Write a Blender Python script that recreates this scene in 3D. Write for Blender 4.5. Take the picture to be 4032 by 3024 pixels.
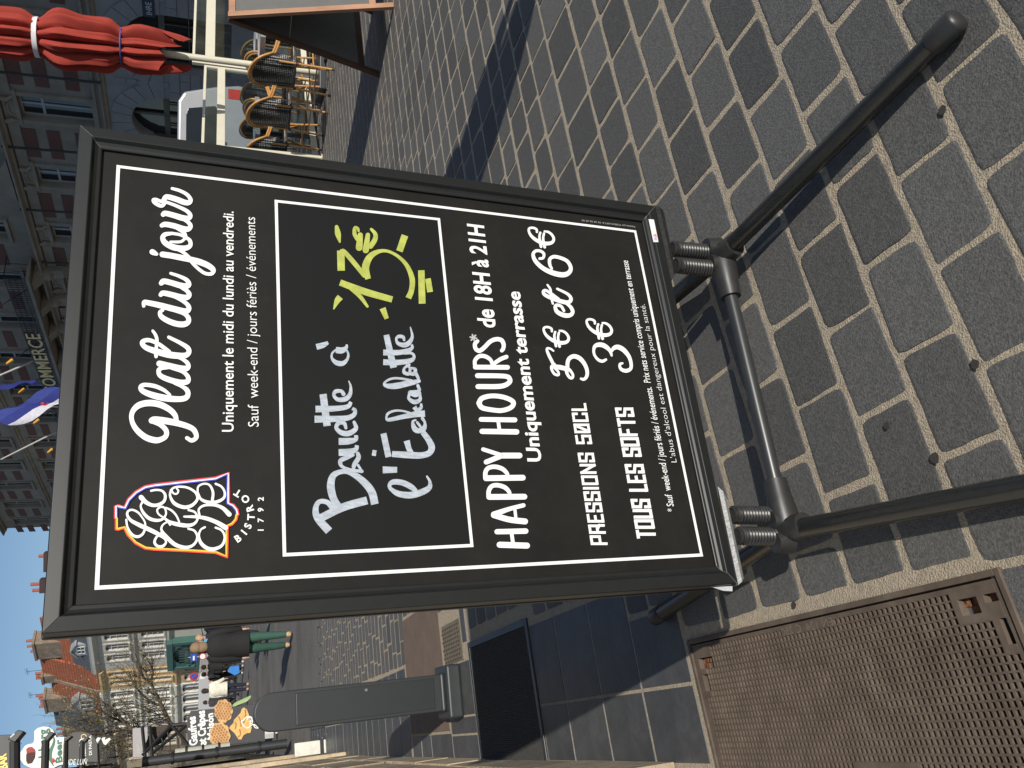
import bpy, math, random
import numpy as np
from mathutils import Vector, Matrix
for o in list(bpy.data.objects): bpy.data.objects.remove(o)
SC = bpy.context.scene; C = SC.collection
R = random.Random(7)
rad = math.radians
# ------------------------------------------------------------ camera (phone held on its side)
F_PX = 3300.; CAM_Z = 1.25
_n = np.cross(np.array([(350-1512)/F_PX, (843-2016)/F_PX, 1]), np.array([(8176-1512)/F_PX, (928-2016)/F_PX, 1])); _n /= np.linalg.norm(_n)
if _n[1] > 0: _n = -_n
UPc = _n; FWc = np.array([0, 0, 1.]) - _n[2]*_n; FWc /= np.linalg.norm(FWc); RTc = np.cross(FWc, UPc)
if RTc[0] < 0: RTc = -RTc
CAMP = np.array([0, 0, CAM_Z])
def W(q): q = np.array(q, float); return np.array([q@RTc, q@FWc, q@UPc])
cam = bpy.data.cameras.new('camera'); camo = bpy.data.objects.new('camera', cam); C.objects.link(camo); SC.camera = camo
cx_, cy_, cz_ = W([0, 1, 0]), W([1, 0, 0]), -W([0, 0, 1])
camo.matrix_world = Matrix([[cx_[i], cy_[i], cz_[i], CAMP[i]] for i in range(3)]+[[0, 0, 0, 1]])
cam.sensor_width = 36; cam.sensor_fit = 'HORIZONTAL'; cam.lens = F_PX/4032*36
cam.clip_start = .02; cam.clip_end = 2000
# ------------------------------------------------------------ daylight
SUN_EL, SUN_AZ = 27.0, 149.0            # azimuth of the sun, clockwise from +Y
w = bpy.data.worlds.new('World'); SC.world = w; w.use_nodes = True
nt = w.node_tree; nt.nodes.clear()
sky = nt.nodes.new('ShaderNodeTexSky'); sky.sky_type = 'NISHITA'; sky.sun_disc = False
sky.sun_elevation = rad(SUN_EL); sky.sun_rotation = rad(SUN_AZ); sky.altitude = 20; sky.air_density = 1.0; sky.dust_density = .25; sky.ozone_density = 3.2
bg = nt.nodes.new('ShaderNodeBackground'); bg.inputs['Strength'].default_value = .085
ow = nt.nodes.new('ShaderNodeOutputWorld'); nt.links.new(sky.outputs[0], bg.inputs[0]); nt.links.new(bg.outputs[0], ow.inputs[0])
sl = bpy.data.lights.new('sun', 'SUN'); sl.energy = 4.6; sl.angle = rad(.53); sl.color = (1, .945, .86)
so = bpy.data.objects.new('sun', sl); C.objects.link(so)
sdir = Vector((math.sin(rad(SUN_AZ))*math.cos(rad(SUN_EL)), math.cos(rad(SUN_AZ))*math.cos(rad(SUN_EL)), math.sin(rad(SUN_EL))))
so.rotation_euler = sdir.to_track_quat('Z', 'Y').to_euler()
vs = SC.view_settings; vs.view_transform = 'Standard'; vs.look = 'None'; vs.exposure = 0.0; vs.gamma = 1; vs.use_curve_mapping = False
# ------------------------------------------------------------ pixel -> place helpers
def ray(x, y): return W([(3024-y-1512)/F_PX, (x-2016)/F_PX, 1.])
def G(x, y, z=0.): r = ray(x, y); return CAMP+r*((z-CAM_Z)/r[2])
def D(x, y, Y): r = ray(x, y); return CAMP+r*(Y/r[1])
def crop(x0, y0, s): return lambda x, y: (x0+x/s, y0+y/s)
E1 = np.array([math.sin(rad(62.26)), math.cos(rad(62.26)), 0]); E2 = np.array([math.sin(rad(-22.7)), math.cos(rad(-22.7)), 0])
def ST(s, t, z=0.): return E1*s+E2*t+np.array([0, 0, z])
# ------------------------------------------------------------ materials
def ramp_mix(nt, fac, c1, c2):
    m = nt.nodes.new('ShaderNodeMix'); m.data_type = 'RGBA'; nt.links.new(fac, m.inputs['Factor'])
    m.inputs['A'].default_value = (*c1, 1); m.inputs['B'].default_value = (*c2, 1); return m.outputs['Result']
def M(name, col, rough=.7, metal=0., var=.15, scale=8., bump=0., bscale=80., col2=None, spec=.5, coat=0., patch=0., patchcol=None, patchscale=3., randv=0., stretch=None, alpha=1., trans=0., emit=None):
    m = bpy.data.materials.new(name); m.use_nodes = True; nt = m.node_tree; b = nt.nodes['Principled BSDF']
    tc = nt.nodes.new('ShaderNodeTexCoord'); src = tc.outputs['Object']
    if stretch:
        mp = nt.nodes.new('ShaderNodeMapping'); mp.inputs['Scale'].default_value = stretch; nt.links.new(src, mp.inputs[0]); src = mp.outputs[0]
    n = nt.nodes.new('ShaderNodeTexNoise'); n.inputs['Scale'].default_value = scale; n.inputs['Detail'].default_value = 6; n.inputs['Roughness'].default_value = .65; nt.links.new(src, n.inputs['Vector'])
    mr = nt.nodes.new('ShaderNodeMapRange'); mr.inputs[1].default_value = .3; mr.inputs[2].default_value = .7; nt.links.new(n.outputs[0], mr.inputs[0])
    c = np.array(col); c2 = np.array(col2) if col2 is not None else np.minimum(c*(1+var), 1)
    out = ramp_mix(nt, mr.outputs[0], tuple(c*(1-var)), tuple(c2))
    if patch:
        p = nt.nodes.new('ShaderNodeTexNoise'); p.inputs['Scale'].default_value = patchscale; p.inputs['Detail'].default_value = 8; p.inputs['Roughness'].default_value = .7; nt.links.new(src, p.inputs['Vector'])
        q = nt.nodes.new('ShaderNodeMapRange'); q.inputs[1].default_value = .56; q.inputs[2].default_value = .68; q.inputs[4].default_value = patch; nt.links.new(p.outputs[0], q.inputs[0])
        mm = nt.nodes.new('ShaderNodeMix'); mm.data_type = 'RGBA'; nt.links.new(q.outputs[0], mm.inputs['Factor']); nt.links.new(out, mm.inputs['A']); mm.inputs['B'].default_value = (*(patchcol or tuple(c*.5)), 1); out = mm.outputs['Result']
    if randv:
        oi = nt.nodes.new('ShaderNodeObjectInfo'); r = nt.nodes.new('ShaderNodeMapRange'); r.inputs[3].default_value = 1-randv; r.inputs[4].default_value = 1+randv; nt.links.new(oi.outputs['Random'], r.inputs[0])
        hv = nt.nodes.new('ShaderNodeHueSaturation'); nt.links.new(r.outputs[0], hv.inputs['Value']); nt.links.new(out, hv.inputs['Color']); out = hv.outputs[0]
    nt.links.new(out, b.inputs['Base Color'])
    b.inputs['Roughness'].default_value = rough; b.inputs['Metallic'].default_value = metal; b.inputs['Specular IOR Level'].default_value = spec; b.inputs['Coat Weight'].default_value = coat; b.inputs['Coat Roughness'].default_value = .1
    if bump:
        n2 = nt.nodes.new('ShaderNodeTexNoise'); n2.inputs['Scale'].default_value = bscale; n2.inputs['Detail'].default_value = 5; nt.links.new(src, n2.inputs['Vector'])
        bp = nt.nodes.new('ShaderNodeBump'); bp.inputs['Strength'].default_value = min(1, bump*8); bp.inputs['Distance'].default_value = .02*bump*5/ max(bscale/80, .2); nt.links.new(n2.outputs[0], bp.inputs['Height']); nt.links.new(bp.outputs[0], b.inputs['Normal'])
    if trans: b.inputs['Transmission Weight'].default_value = trans; b.inputs['IOR'].default_value = 1.45
    if alpha < 1: b.inputs['Alpha'].default_value = alpha
    if emit: b.inputs['Emission Color'].default_value = (*emit[0], 1); b.inputs['Emission Strength'].default_value = emit[1]
    return m
def glassmat(name, tint=(.8, .85, .85), refl=.12, rough=.02):
    m = bpy.data.materials.new(name); m.use_nodes = True; nt = m.node_tree; nt.nodes.clear()
    t = nt.nodes.new('ShaderNodeBsdfTransparent'); t.inputs[0].default_value = (*tint, 1)
    g = nt.nodes.new('ShaderNodeBsdfGlossy'); g.inputs['Roughness'].default_value = rough; g.inputs[0].default_value = (.9, .9, .9, 1)
    fr = nt.nodes.new('ShaderNodeFresnel'); fr.inputs[0].default_value = 1.03
    tc = nt.nodes.new('ShaderNodeTexCoord'); n = nt.nodes.new('ShaderNodeTexNoise'); n.inputs['Scale'].default_value = 3; nt.links.new(tc.outputs['Object'], n.inputs[0])
    ad = nt.nodes.new('ShaderNodeMath'); ad.operation = 'MULTIPLY_ADD'; nt.links.new(n.outputs[0], ad.inputs[0]); ad.inputs[1].default_value = refl; nt.links.new(fr.outputs[0], ad.inputs[2])
    mx = nt.nodes.new('ShaderNodeMixShader'); nt.links.new(ad.outputs[0], mx.inputs[0]); nt.links.new(t.outputs[0], mx.inputs[1]); nt.links.new(g.outputs[0], mx.inputs[2])
    o = nt.nodes.new('ShaderNodeOutputMaterial'); nt.links.new(mx.outputs[0], o.inputs[0]); return m
# ------------------------------------------------------------ object helpers
MATS_INV = {}
def tag(o, label=None, cat=None, group=None, kind=None):
    if label: o['label'] = label
    if cat: o['category'] = cat
    if group: o['group'] = group
    if kind: o['kind'] = kind
    return o
def thing(name, label, cat, loc=(0, 0, 0), rotz=0., group=None):
    o = bpy.data.objects.new(name, None); C.objects.link(o); o.location = Vector([float(v) for v in loc]); o.rotation_euler = (0, 0, rotz); o.empty_display_size = .2
    tag(o, label, cat, group); return o
def mat_of(o): return Matrix.Translation(o.location) @ o.rotation_euler.to_matrix().to_4x4()
def root_of(o):
    while o.parent: o = o.parent
    return o
def copy_tree(o, parent=None):
    c = o.copy(); C.objects.link(c)
    if parent: c.parent = parent
    for ch in list(o.children): copy_tree(ch, c)
    return c
class MB:
    def __init__(s): s.v = []; s.f = []; s.m = []; s.cm = 0
    def add(s, vs, fs):
        b = len(s.v); s.v += [tuple(float(a) for a in p) for p in vs]; s.f += [tuple(i+b for i in f) for f in fs]; s.m += [s.cm]*len(fs); return s
    def box(s, c, sz, rz=0.):
        hx, hy, hz = sz[0]/2, sz[1]/2, sz[2]/2; ca, sa = math.cos(rz), math.sin(rz)
        vs = []
        for dx, dy, dz in ((-1,-1,-1),(1,-1,-1),(1,1,-1),(-1,1,-1),(-1,-1,1),(1,-1,1),(1,1,1),(-1,1,1)):
            x, y = dx*hx, dy*hy; vs.append((c[0]+x*ca-y*sa, c[1]+x*sa+y*ca, c[2]+dz*hz))
        return s.add(vs, ((0,3,2,1),(4,5,6,7),(0,1,5,4),(1,2,6,5),(2,3,7,6),(3,0,4,7)))
    def hexa(s, p):          # 8 corners: 4 of one end, 4 of the other
        return s.add(p, ((0,3,2,1),(4,5,6,7),(0,1,5,4),(1,2,6,5),(2,3,7,6),(3,0,4,7)))
    def ob(s, o, a, b, c):   # box from a corner and three edge vectors
        o, a, b, c = map(lambda q: np.array(q, float), (o, a, b, c)); return s.hexa([o, o+a, o+a+b, o+b, o+c, o+a+c, o+a+b+c, o+b+c])
    def bar(s, p, q, w, h=None, up=(0, 0, 1)):   # square bar between two points
        h = h or w; p, q = np.array(p, float), np.array(q, float); d = (q-p)/np.linalg.norm(q-p); u = np.array(up, float)
        if abs(d@u) > .95: u = np.array([1., 0, 0])
        a = np.cross(d, u); a /= np.linalg.norm(a); b = np.cross(a, d); a *= w/2; b *= h/2
        return s.hexa([p-a-b, p+a-b, p+a+b, p-a+b, q-a-b, q+a-b, q+a+b, q-a+b])
    def prism(s, pts, off):  # polygon pts (3d) extruded by vector off
        n = len(pts); off = np.array(off, float); P = [np.array(p, float) for p in pts]
        fs = [tuple(range(n))[::-1], tuple(range(n, 2*n))]+[(i, (i+1) % n, (i+1) % n+n, i+n) for i in range(n)]
        return s.add(P+[p+off for p in P], fs)
    def tube(s, pts, r, seg=10, cap=True):
        P = [np.array(p, float) for p in pts]; n = len(P); rs = r if hasattr(r, '__len__') else [r]*n
        t0 = P[1]-P[0]; t0 /= np.linalg.norm(t0)+1e-9; u = np.array([0, 0, 1.]) if abs(t0[2]) < .9 else np.array([1., 0, 0]); a = np.cross(t0, u); a /= np.linalg.norm(a)
        vs = []
        for i in range(n):
            t = P[min(i+1, n-1)]-P[max(i-1, 0)]; t /= np.linalg.norm(t)+1e-9; a = a-(a@t)*t; a /= np.linalg.norm(a)+1e-9; b = np.cross(t, a)
            for k in range(seg):
                an = 2*math.pi*k/seg; vs.append(P[i]+(a*math.cos(an)+b*math.sin(an))*rs[i])
        fs = [(i*seg+k, i*seg+(k+1) % seg, (i+1)*seg+(k+1) % seg, (i+1)*seg+k) for i in range(n-1) for k in range(seg)]
        if cap: fs += [tuple(range(seg))[::-1], tuple((n-1)*seg+k for k in range(seg))]
        return s.add(vs, fs)
    def lathe(s, prof, c, seg=20, sy=1.):
        vs = []; n = len(prof)
        for r_, z_ in prof:
            for k in range(seg): an = 2*math.pi*k/seg; vs.append((c[0]+r_*math.cos(an), c[1]+sy*r_*math.sin(an), c[2]+z_))
        fs = [(i*seg+k, i*seg+(k+1) % seg, (i+1)*seg+(k+1) % seg, (i+1)*seg+k) for i in range(n-1) for k in range(seg)]
        fs += [tuple(range(seg))[::-1], tuple((n-1)*seg+k for k in range(seg))]
        return s.add(vs, fs)
    def sphere(s, c, r, seg=10, rings=6, sz=(1, 1, 1)):
        vs = [(c[0], c[1], c[2]-r*sz[2])]
        for i in range(1, rings):
            th = math.pi*i/rings-math.pi/2
            for k in range(seg): an = 2*math.pi*k/seg; vs.append((c[0]+sz[0]*r*math.cos(th)*math.cos(an), c[1]+sz[1]*r*math.cos(th)*math.sin(an), c[2]+sz[2]*r*math.sin(th)))
        vs.append((c[0], c[1], c[2]+r*sz[2])); L = len(vs)-1
        fs = [(0, 1+(k+1) % seg, 1+k) for k in range(seg)]+[(1+i*seg+k, 1+i*seg+(k+1) % seg, 1+(i+1)*seg+(k+1) % seg, 1+(i+1)*seg+k) for i in range(rings-2) for k in range(seg)]+[(L, 1+(rings-2)*seg+k, 1+(rings-2)*seg+(k+1) % seg) for k in range(seg)]
        return s.add(vs, fs)
    def build(s, name, mats, parent=None, world=True, smooth=False, bevel=0., label=None, kind=None, segs=2):
        me = bpy.data.meshes.new(name)
        V = s.v
        if parent is not None and world:
            inv = np.array(mat_of(root_of(parent)).inverted()); A = np.array(V, float); V = (A@inv[:3, :3].T+inv[:3, 3]).tolist()
        me.from_pydata(V, [], s.f)
        for m_ in (mats if isinstance(mats, (list, tuple)) else [mats]): me.materials.append(m_)
        if any(s.m): me.polygons.foreach_set('material_index', s.m)
        me.update()
        if smooth:
            me.polygons.foreach_set('use_smooth', [True]*len(me.polygons))
            try: me.set_sharp_from_angle(angle=rad(40))
            except Exception: pass
        o = bpy.data.objects.new(name, me); C.objects.link(o)
        if parent is not None: o.parent = parent
        if bevel: b = o.modifiers.new('bevel', 'BEVEL'); b.width = bevel; b.segments = segs; b.limit_method = 'ANGLE'; b.angle_limit = rad(40)
        if label: o['label'] = label
        if kind: o['kind'] = kind
        return o
# text through Blender's own font
_tc = {}
def text_geo(string, bold=0.):
    k = (string, round(bold, 4))
    if k not in _tc:
        cu = bpy.data.curves.new('t', 'FONT'); cu.body = string; cu.offset = bold; cu.resolution_u = 3; o = bpy.data.objects.new('t', cu); C.objects.link(o)
        bpy.context.view_layer.update(); dg = bpy.context.evaluated_depsgraph_get(); me = bpy.data.meshes.new_from_object(o.evaluated_get(dg))
        v = np.array([tuple(p.co) for p in me.vertices]); f = [tuple(p.vertices) for p in me.polygons]
        bpy.data.objects.remove(o); bpy.data.curves.remove(cu); bpy.data.meshes.remove(me); _tc[k] = (v, f)
    return _tc[k]
_H = text_geo('H')[0]; CAPH = _H[:, 1].max()-_H[:, 1].min()
def put_text(mb, string, O, X, Y, width, cap, bold=0., lift=0., N=None):
    v, f = text_geo(string, bold); x0, x1 = v[:, 0].min(), v[:, 0].max(); sx = width/(x1-x0); sy = cap/CAPH
    X = np.array(X, float); Y = np.array(Y, float); N = np.cross(X, Y) if N is None else N
    mb.add([np.array(O)+X*((p[0]-x0)*sx)+Y*(p[1]*sy)+N*lift for p in v], f)
def smooth_path(pts, n=6):
    P = [np.array(p, float) for p in pts]
    if len(P) < 3: 
        return [P[0]+(P[1]-P[0])*i/4 for i in range(5)]
    Q = [2*P[0]-P[1]]+P+[2*P[-1]-P[-2]]; out = []
    for i in range(1, len(Q)-2):
        a, b, c, d = Q[i-1:i+3]
        for k in range(n):
            t = k/n; out.append(.5*((2*b)+(-a+c)*t+(2*a-5*b+4*c-d)*t*t+(-a+3*b-3*c+d)*t**3))
    out.append(P[-1]); return out
# ============================================================ GROUND
_Mi = np.linalg.inv(np.array([E1[:2], E2[:2]]).T)
def st_of(p): return _Mi@np.array(p)[:2]
def proj(P):
    P = np.array(P, float)-CAMP; q = P[0]*RTc+P[1]*FWc+P[2]*UPc
    if q[2] < .05: return None
    return (q[1]/q[2]*F_PX+2016, 3024-(q[0]/q[2]*F_PX+1512))
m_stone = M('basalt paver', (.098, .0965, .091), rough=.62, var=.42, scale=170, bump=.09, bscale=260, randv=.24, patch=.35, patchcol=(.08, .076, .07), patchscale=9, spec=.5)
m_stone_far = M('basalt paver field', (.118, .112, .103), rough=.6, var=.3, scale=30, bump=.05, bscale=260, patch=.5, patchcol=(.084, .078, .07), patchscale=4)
m_mortar = M('sandy mortar', (.40, .335, .245), rough=.95, var=.25, scale=60, bump=.14, bscale=240, patch=.6, patchcol=(.24, .197, .145), patchscale=14)
m_slate = M('blue slate slab', (.066, .068, .069), rough=.5, var=.25, scale=9, bump=.035, bscale=40, patch=.4, patchcol=(.1, .1, .1), patchscale=5, randv=.12)
m_iron = M('rusty cast iron', (.118, .088, .064), rough=.75, metal=.1, var=.3, scale=14, bump=.03, bscale=200, patch=.5, patchcol=(.17, .142, .112), patchscale=7)
m_pit = M('dark pit floor', (.02, .011, .007), rough=.95, var=.3, scale=90)  # pit floors coloured darker than the iron around them
m_rust = M('orange rust dirt', (.2, .085, .04), rough=.95, var=.4, scale=90, bump=.2, bscale=60)
m_brown = M('brown cover steel', (.19, .14, .108), rough=.72, metal=.1, var=.18, scale=7, bump=.03, bscale=300)
m_matr = M('black mat rubber', (.085, .08, .073), rough=.95, var=.3, scale=60)
m_dk = M('dark painted steel', (.028, .033, .037), rough=.42, var=.12, scale=30, bump=.01, bscale=500)
m_alu = M('worn aluminium', (.3, .3, .3), rough=.38, metal=.8, var=.15, scale=40)
m_gum = M('trodden gum', (.04, .036, .033), rough=.9)
# far sheet with procedural courses
mg = bpy.data.materials.new('paved street'); mg.use_nodes = True; nt = mg.node_tree; b = nt.nodes['Principled BSDF']
tc = nt.nodes.new('ShaderNodeTexCoord'); mp = nt.nodes.new('ShaderNodeMapping'); mp.inputs['Rotation'].default_value = (0, 0, -rad(90-62.26)); nt.links.new(tc.outputs['Object'], mp.inputs[0])
br = nt.nodes.new('ShaderNodeTexBrick'); nt.links.new(mp.outputs[0], br.inputs['Vector'])
for k, v in (('Scale', 1.), ('Mortar Size', .009), ('Mortar Smooth', .3), ('Brick Width', .21), ('Row Height', .165)): br.inputs[k].default_value = v
br.inputs['Color1'].default_value = (.135, .129, .12, 1); br.inputs['Color2'].default_value = (.112, .107, .101, 1); br.inputs['Mortar'].default_value = (.165, .152, .13, 1)
nn = nt.nodes.new('ShaderNodeTexNoise'); nn.inputs['Scale'].default_value = .6; nn.inputs['Detail'].default_value = 7; nt.links.new(tc.outputs['Object'], nn.inputs['Vector'])
hv = nt.nodes.new('ShaderNodeHueSaturation'); mr = nt.nodes.new('ShaderNodeMapRange'); mr.inputs[1].default_value = .35; mr.inputs[2].default_value = .65; mr.inputs[3].default_value = .82; mr.inputs[4].default_value = 1.2
nt.links.new(nn.outputs[0], mr.inputs[0]); nt.links.new(mr.outputs[0], hv.inputs['Value']); nt.links.new(br.outputs[0], hv.inputs['Color']); nt.links.new(hv.outputs[0], b.inputs['Base Color']); b.inputs['Roughness'].default_value = .7
g = MB(); g.add([(-400, -60, -.014), (400, -60, -.014), (400, 700, -.014), (-400, 700, -.014)], [(0, 1, 2, 3)]); tag(g.build('ground', mg), kind='structure')
pav = tag(bpy.data.objects.new('pavement', bpy.data.meshes.new('pavement')), kind='structure'); C.objects.link(pav)
mm = MB(); 
for a in range(0, 26):
    for b_ in range(0, 30):
        s0, t0 = -1.2+a*.4, .1+b_*.4
        if t0 > 10.85 or s0 > 9: continue
        if s0+.4 > -.6 and s0 < .133 and t0+.4 > 1.083 and t0 < 2.152: continue
        mm.add([ST(s0, t0, -.0004), ST(s0+.4, t0, -.0004), ST(s0+.4, t0+.4, -.0004), ST(s0, t0+.4, -.0004)], [(0, 1, 2, 3)])
bpy.data.meshes.remove(pav.data) if False else None
pav.data = None if False else pav.data
for a_ in ((-1.2, .0-.57, .9, 2.5), (.133, .4, .9, 2.5), (-.57, .133, .9, 1.083), (-.57, .133, 2.152, 2.5)):
    mm.add([ST(a_[0], a_[2], -.0004), ST(a_[1], a_[2], -.0004), ST(a_[1], a_[3], -.0004), ST(a_[0], a_[3], -.0004)], [(0, 1, 2, 3)])
mo = mm.build('mortar_bed', m_mortar, parent=pav, world=False)
rows = [-.0+.163*k for k in range(5)]+[.813, .966, 1.12, 1.277, 1.443, 1.609, 1.776, 1.953, 2.168, 2.336, 2.488, 2.657, 2.808, 2.996, 3.183, 3.351, 3.507, 3.658, 3.835, 3.993, 4.162, 4.32, 4.49]
while rows[-1] < 11.3: rows.append(rows[-1]+R.uniform(.155, .176))
phase = {5: .67, 6: .557, 7: .690, 8: .772, 9: .677}
def left_edge(t):
    if t < 1.05: return -1.1
    if t < 2.16: return .158
    if t < 2.45: return .245
    if t < 3.38: return .36
    if t < 4.36: return .43
    if t < 4.9: return .60
    if t < 6.0: return .715
    return .40+.01*(t-6)
cells = []
for i in range(len(rows)-1):
    t0, t1 = rows[i], rows[i+1]; tm = (t0+t1)/2; le = left_edge(tm); L = .2085
    ph = phase.get(i, (.67 if i % 2 else .77)+R.uniform(-.03, .03)); k = math.floor((le-ph)/L)-1; s = ph+k*L; prev = None; cuts = []
    while s < 9.2: cuts.append(s+R.uniform(-.008, .008)); s += L*(1 if i < 11 else R.uniform(.86, 1.14))
    cuts = [c for c in cuts if c > le+.07]; cuts = [le]+cuts
    for a, b_ in zip(cuts[:-1], cuts[1:]): cells.append((a, b_, t0, t1, i))
def stone(mb, s0, s1, t0, t1, z=.0016, js=.0062, jt=.0092, jit=.004, ch=.0028, rr=.014, O=None, fine=True):
    j = lambda: R.uniform(-jit, jit)
    cs = [(s0+js+j(), t0+jt+j()), (s1-js+j(), t0+jt+j()), (s1-js+j(), t1-jt+j()), (s0+js+j(), t1-jt+j())]
    out = []; m_ = 3 if fine else 0
    for k in range(4):
        p, c, n = cs[k-1], cs[k], cs[(k+1) % 4]; r_ = rr*R.uniform(.4, 1.8); q = []
        for e in (p, n):
            d = math.hypot(e[0]-c[0], e[1]-c[1]); q.append((c[0]+(e[0]-c[0])*r_/d, c[1]+(e[1]-c[1])*r_/d))
        out += [q[0], ((q[0][0]+q[1][0])/2*.45+c[0]*.55, (q[0][1]+q[1][1])/2*.45+c[1]*.55), q[1]]
        for i in range(1, m_+1): f = .12+.76*i/(m_+1); out.append((q[1][0]+(n[0]-q[1][0])*f+R.uniform(-.0016, .0016), q[1][1]+(n[1]-q[1][1])*f+R.uniform(-.0016, .0016)))
    L_n = len(out); cx = sum(p[0] for p in out)/L_n; cy = sum(p[1] for p in out)/L_n; zt = z+R.uniform(-.001, .0014); tx, ty = R.uniform(-.008, .008), R.uniform(-.008, .008)
    def ins(p, d): L_ = math.hypot(p[0]-cx, p[1]-cy); return (p[0]+(cx-p[0])*d/L_, p[1]+(cy-p[1])*d/L_)
    V = [ST(*ins(p, ch+.004), zt+tx*(p[0]-cx)+ty*(p[1]-cy)) for p in out]+[ST(*ins(p, ch*.4), zt+tx*(p[0]-cx)+ty*(p[1]-cy)-.0007) for p in out]+[ST(*p, -.004) for p in out]
    if O is not None: V = [v-O for v in V]
    n = L_n; mb.add(V, [tuple(range(n))]+[(k, k+n, (k+1) % n+n, (k+1) % n) for k in range(n)]+[(k+n, k+2*n, (k+1) % n+2*n, (k+1) % n+n) for k in range(n)])
rank = []
for c in cells:
    pc = proj(ST((c[0]+c[1])/2, (c[2]+c[3])/2)); 
    if pc is None: rank.append((9, c)); continue
    x, y = pc; vis = -250 < x < 4300 and -300 < y < 3300
    hid = (1100 < x < 2500) and (900 < y < 2200)
    dist = np.linalg.norm(ST((c[0]+c[1])/2, (c[2]+c[3])/2)-CAMP)
    rank.append((dist if vis and not hid else dist+50, c))
rank.sort(key=lambda q: q[0])
rest = MB(); np_ = 0
for d_, c in rank:
    if np_ < 300 and d_ < 40:
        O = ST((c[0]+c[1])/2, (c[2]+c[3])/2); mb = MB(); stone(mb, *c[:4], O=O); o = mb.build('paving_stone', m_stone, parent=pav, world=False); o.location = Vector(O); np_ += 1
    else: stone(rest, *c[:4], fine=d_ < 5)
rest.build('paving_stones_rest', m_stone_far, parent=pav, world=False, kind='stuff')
# slate slabs along the shop front
def slab(s0, s1, t0, t1, z=.0018, j=.004):
    O = ST((s0+s1)/2, (t0+t1)/2); mb = MB(); P = [(s0+j, t0+j), (s1-j, t0+j), (s1-j, t1-j), (s0+j, t1-j)]; ci = [(s0+j+.002, t0+j+.002), (s1-j-.002, t0+j+.002), (s1-j-.002, t1-j-.002), (s0+j+.002, t1-j-.002)]
    zz = z+R.uniform(-.0008, .0008)
    mb.add([ST(*p, zz)-O for p in ci]+[ST(*p, -.004)-O for p in P], [(0, 1, 2, 3)]+[(k, k+4, (k+1) % 4+4, (k+1) % 4) for k in range(4)])
    o = mb.build('slate_slab', m_slate, parent=pav, world=False); o.location = Vector(O)
tj = [2.175, 2.49, 2.798, 3.13, 3.415]
for a, b_ in zip(tj[:-1], tj[1:]):
    slab(.02, .34 if a > 2.3 else .235, a, b_); slab(-.19, .02, a, b_)
tt = 4.38
slab(-.19, -.07, 4.38, 4.9); slab(-.07, .02, 4.38, 4.9); slab(.02, .295, 4.38, 4.9)
slab(.38, .59, 4.37, 4.47)  # dark strip laid in for an edge that lies in shadow
for a in (4.9, 5.15, 5.42, 5.7): slab(-.19, -.055, a, a+.27)
tt = 6.02
while tt < 12.5:
    dl = R.uniform(.26, .36); slab(-.19, .12, tt, tt+dl); slab(.12, .39, tt, tt+dl); tt += dl
for s_, t_, r_ in ((.345, 1.12, .011), (.47, .965, .009), (.44, 1.2, .008), (.93, .815, .009), (.155, 1.64, .008)):
    mb = MB(); P = [ST(s_+r_*R.uniform(.8, 1.15)*math.cos(a*.7), t_+r_*R.uniform(.8, 1.15)*math.sin(a*.7), .0062) for a in range(9)]; mb.prism(P, (0, 0, .0008)); mb.build('chewing_gum', m_gum, parent=pav, world=False)
# ------------------------------------------------------------ telecom chamber cover
cov = thing('chamber_cover', 'brown cast-iron chamber cover with rows of square pits, set in pale mortar beside the sign', 'manhole cover', ST(-.2, 1.6))
fr = MB(); s0, s1, t0, t1 = -.57, .133, 1.083, 2.152
def stbox(mb, a0, a1, b0, b1, z0, z1): mb.hexa([ST(a0, b0, z0), ST(a1, b0, z0), ST(a1, b1, z0), ST(a0, b1, z0), ST(a0, b0, z1), ST(a1, b0, z1), ST(a1, b1, z1), ST(a0, b1, z1)])
for a in ((s0, s1, t0, t0+.012), (s0, s1, t1-.012, t1), (s0, s0+.012, t0+.012, t1-.012), (s1-.012, s1, t0+.012, t1-.012)): stbox(fr, *a, -.03, .006)
fr.build('frame', m_iron, parent=cov, bevel=.0015)
ps0, ps1, pt0, pt1 = s0+.016, s1-.016, t0+.016, t1-.016
z3 = crop(3000, 2100, 1.796)
def strect(z, x0, y0, x1, y1):
    q = [st_of(G(*z(x, y))) for x, y in ((x0, y0), (x1, y0), (x0, y1), (x1, y1))]; q = np.array(q)
    return (q[:, 0].min(), q[:, 0].max(), q[:, 1].min(), q[:, 1].max())
holes = [(.068, .092, 1.158, 1.193), (.078, .097, 1.112, 1.130), (.012, .047, 1.106, 1.122), (.06, .075, 2.09, 2.115), (.062, .084, 2.052, 2.078), (-.005, .04, 2.094, 2.112)]
zoom = holes
blank = [(.052, .118, 1.10, 1.205), (-.002, .118, 1.10, 1.135), (.05, .118, 2.04, 2.14), (-.02, .118, 2.082, 2.14), (.088, .118, 1.53, 1.72), (-.33, -.17, 1.42, 1.60)]
plate = MB(); P_ = .0142; zt = .0025
ns = int((ps1-ps0-.012)/P_); ntc = int((pt1-pt0-.016)/P_); so_, to_ = ps1-.008-ns*P_, pt0+.008
def q(a, b_, z): return ST(a, b_, z)
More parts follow.
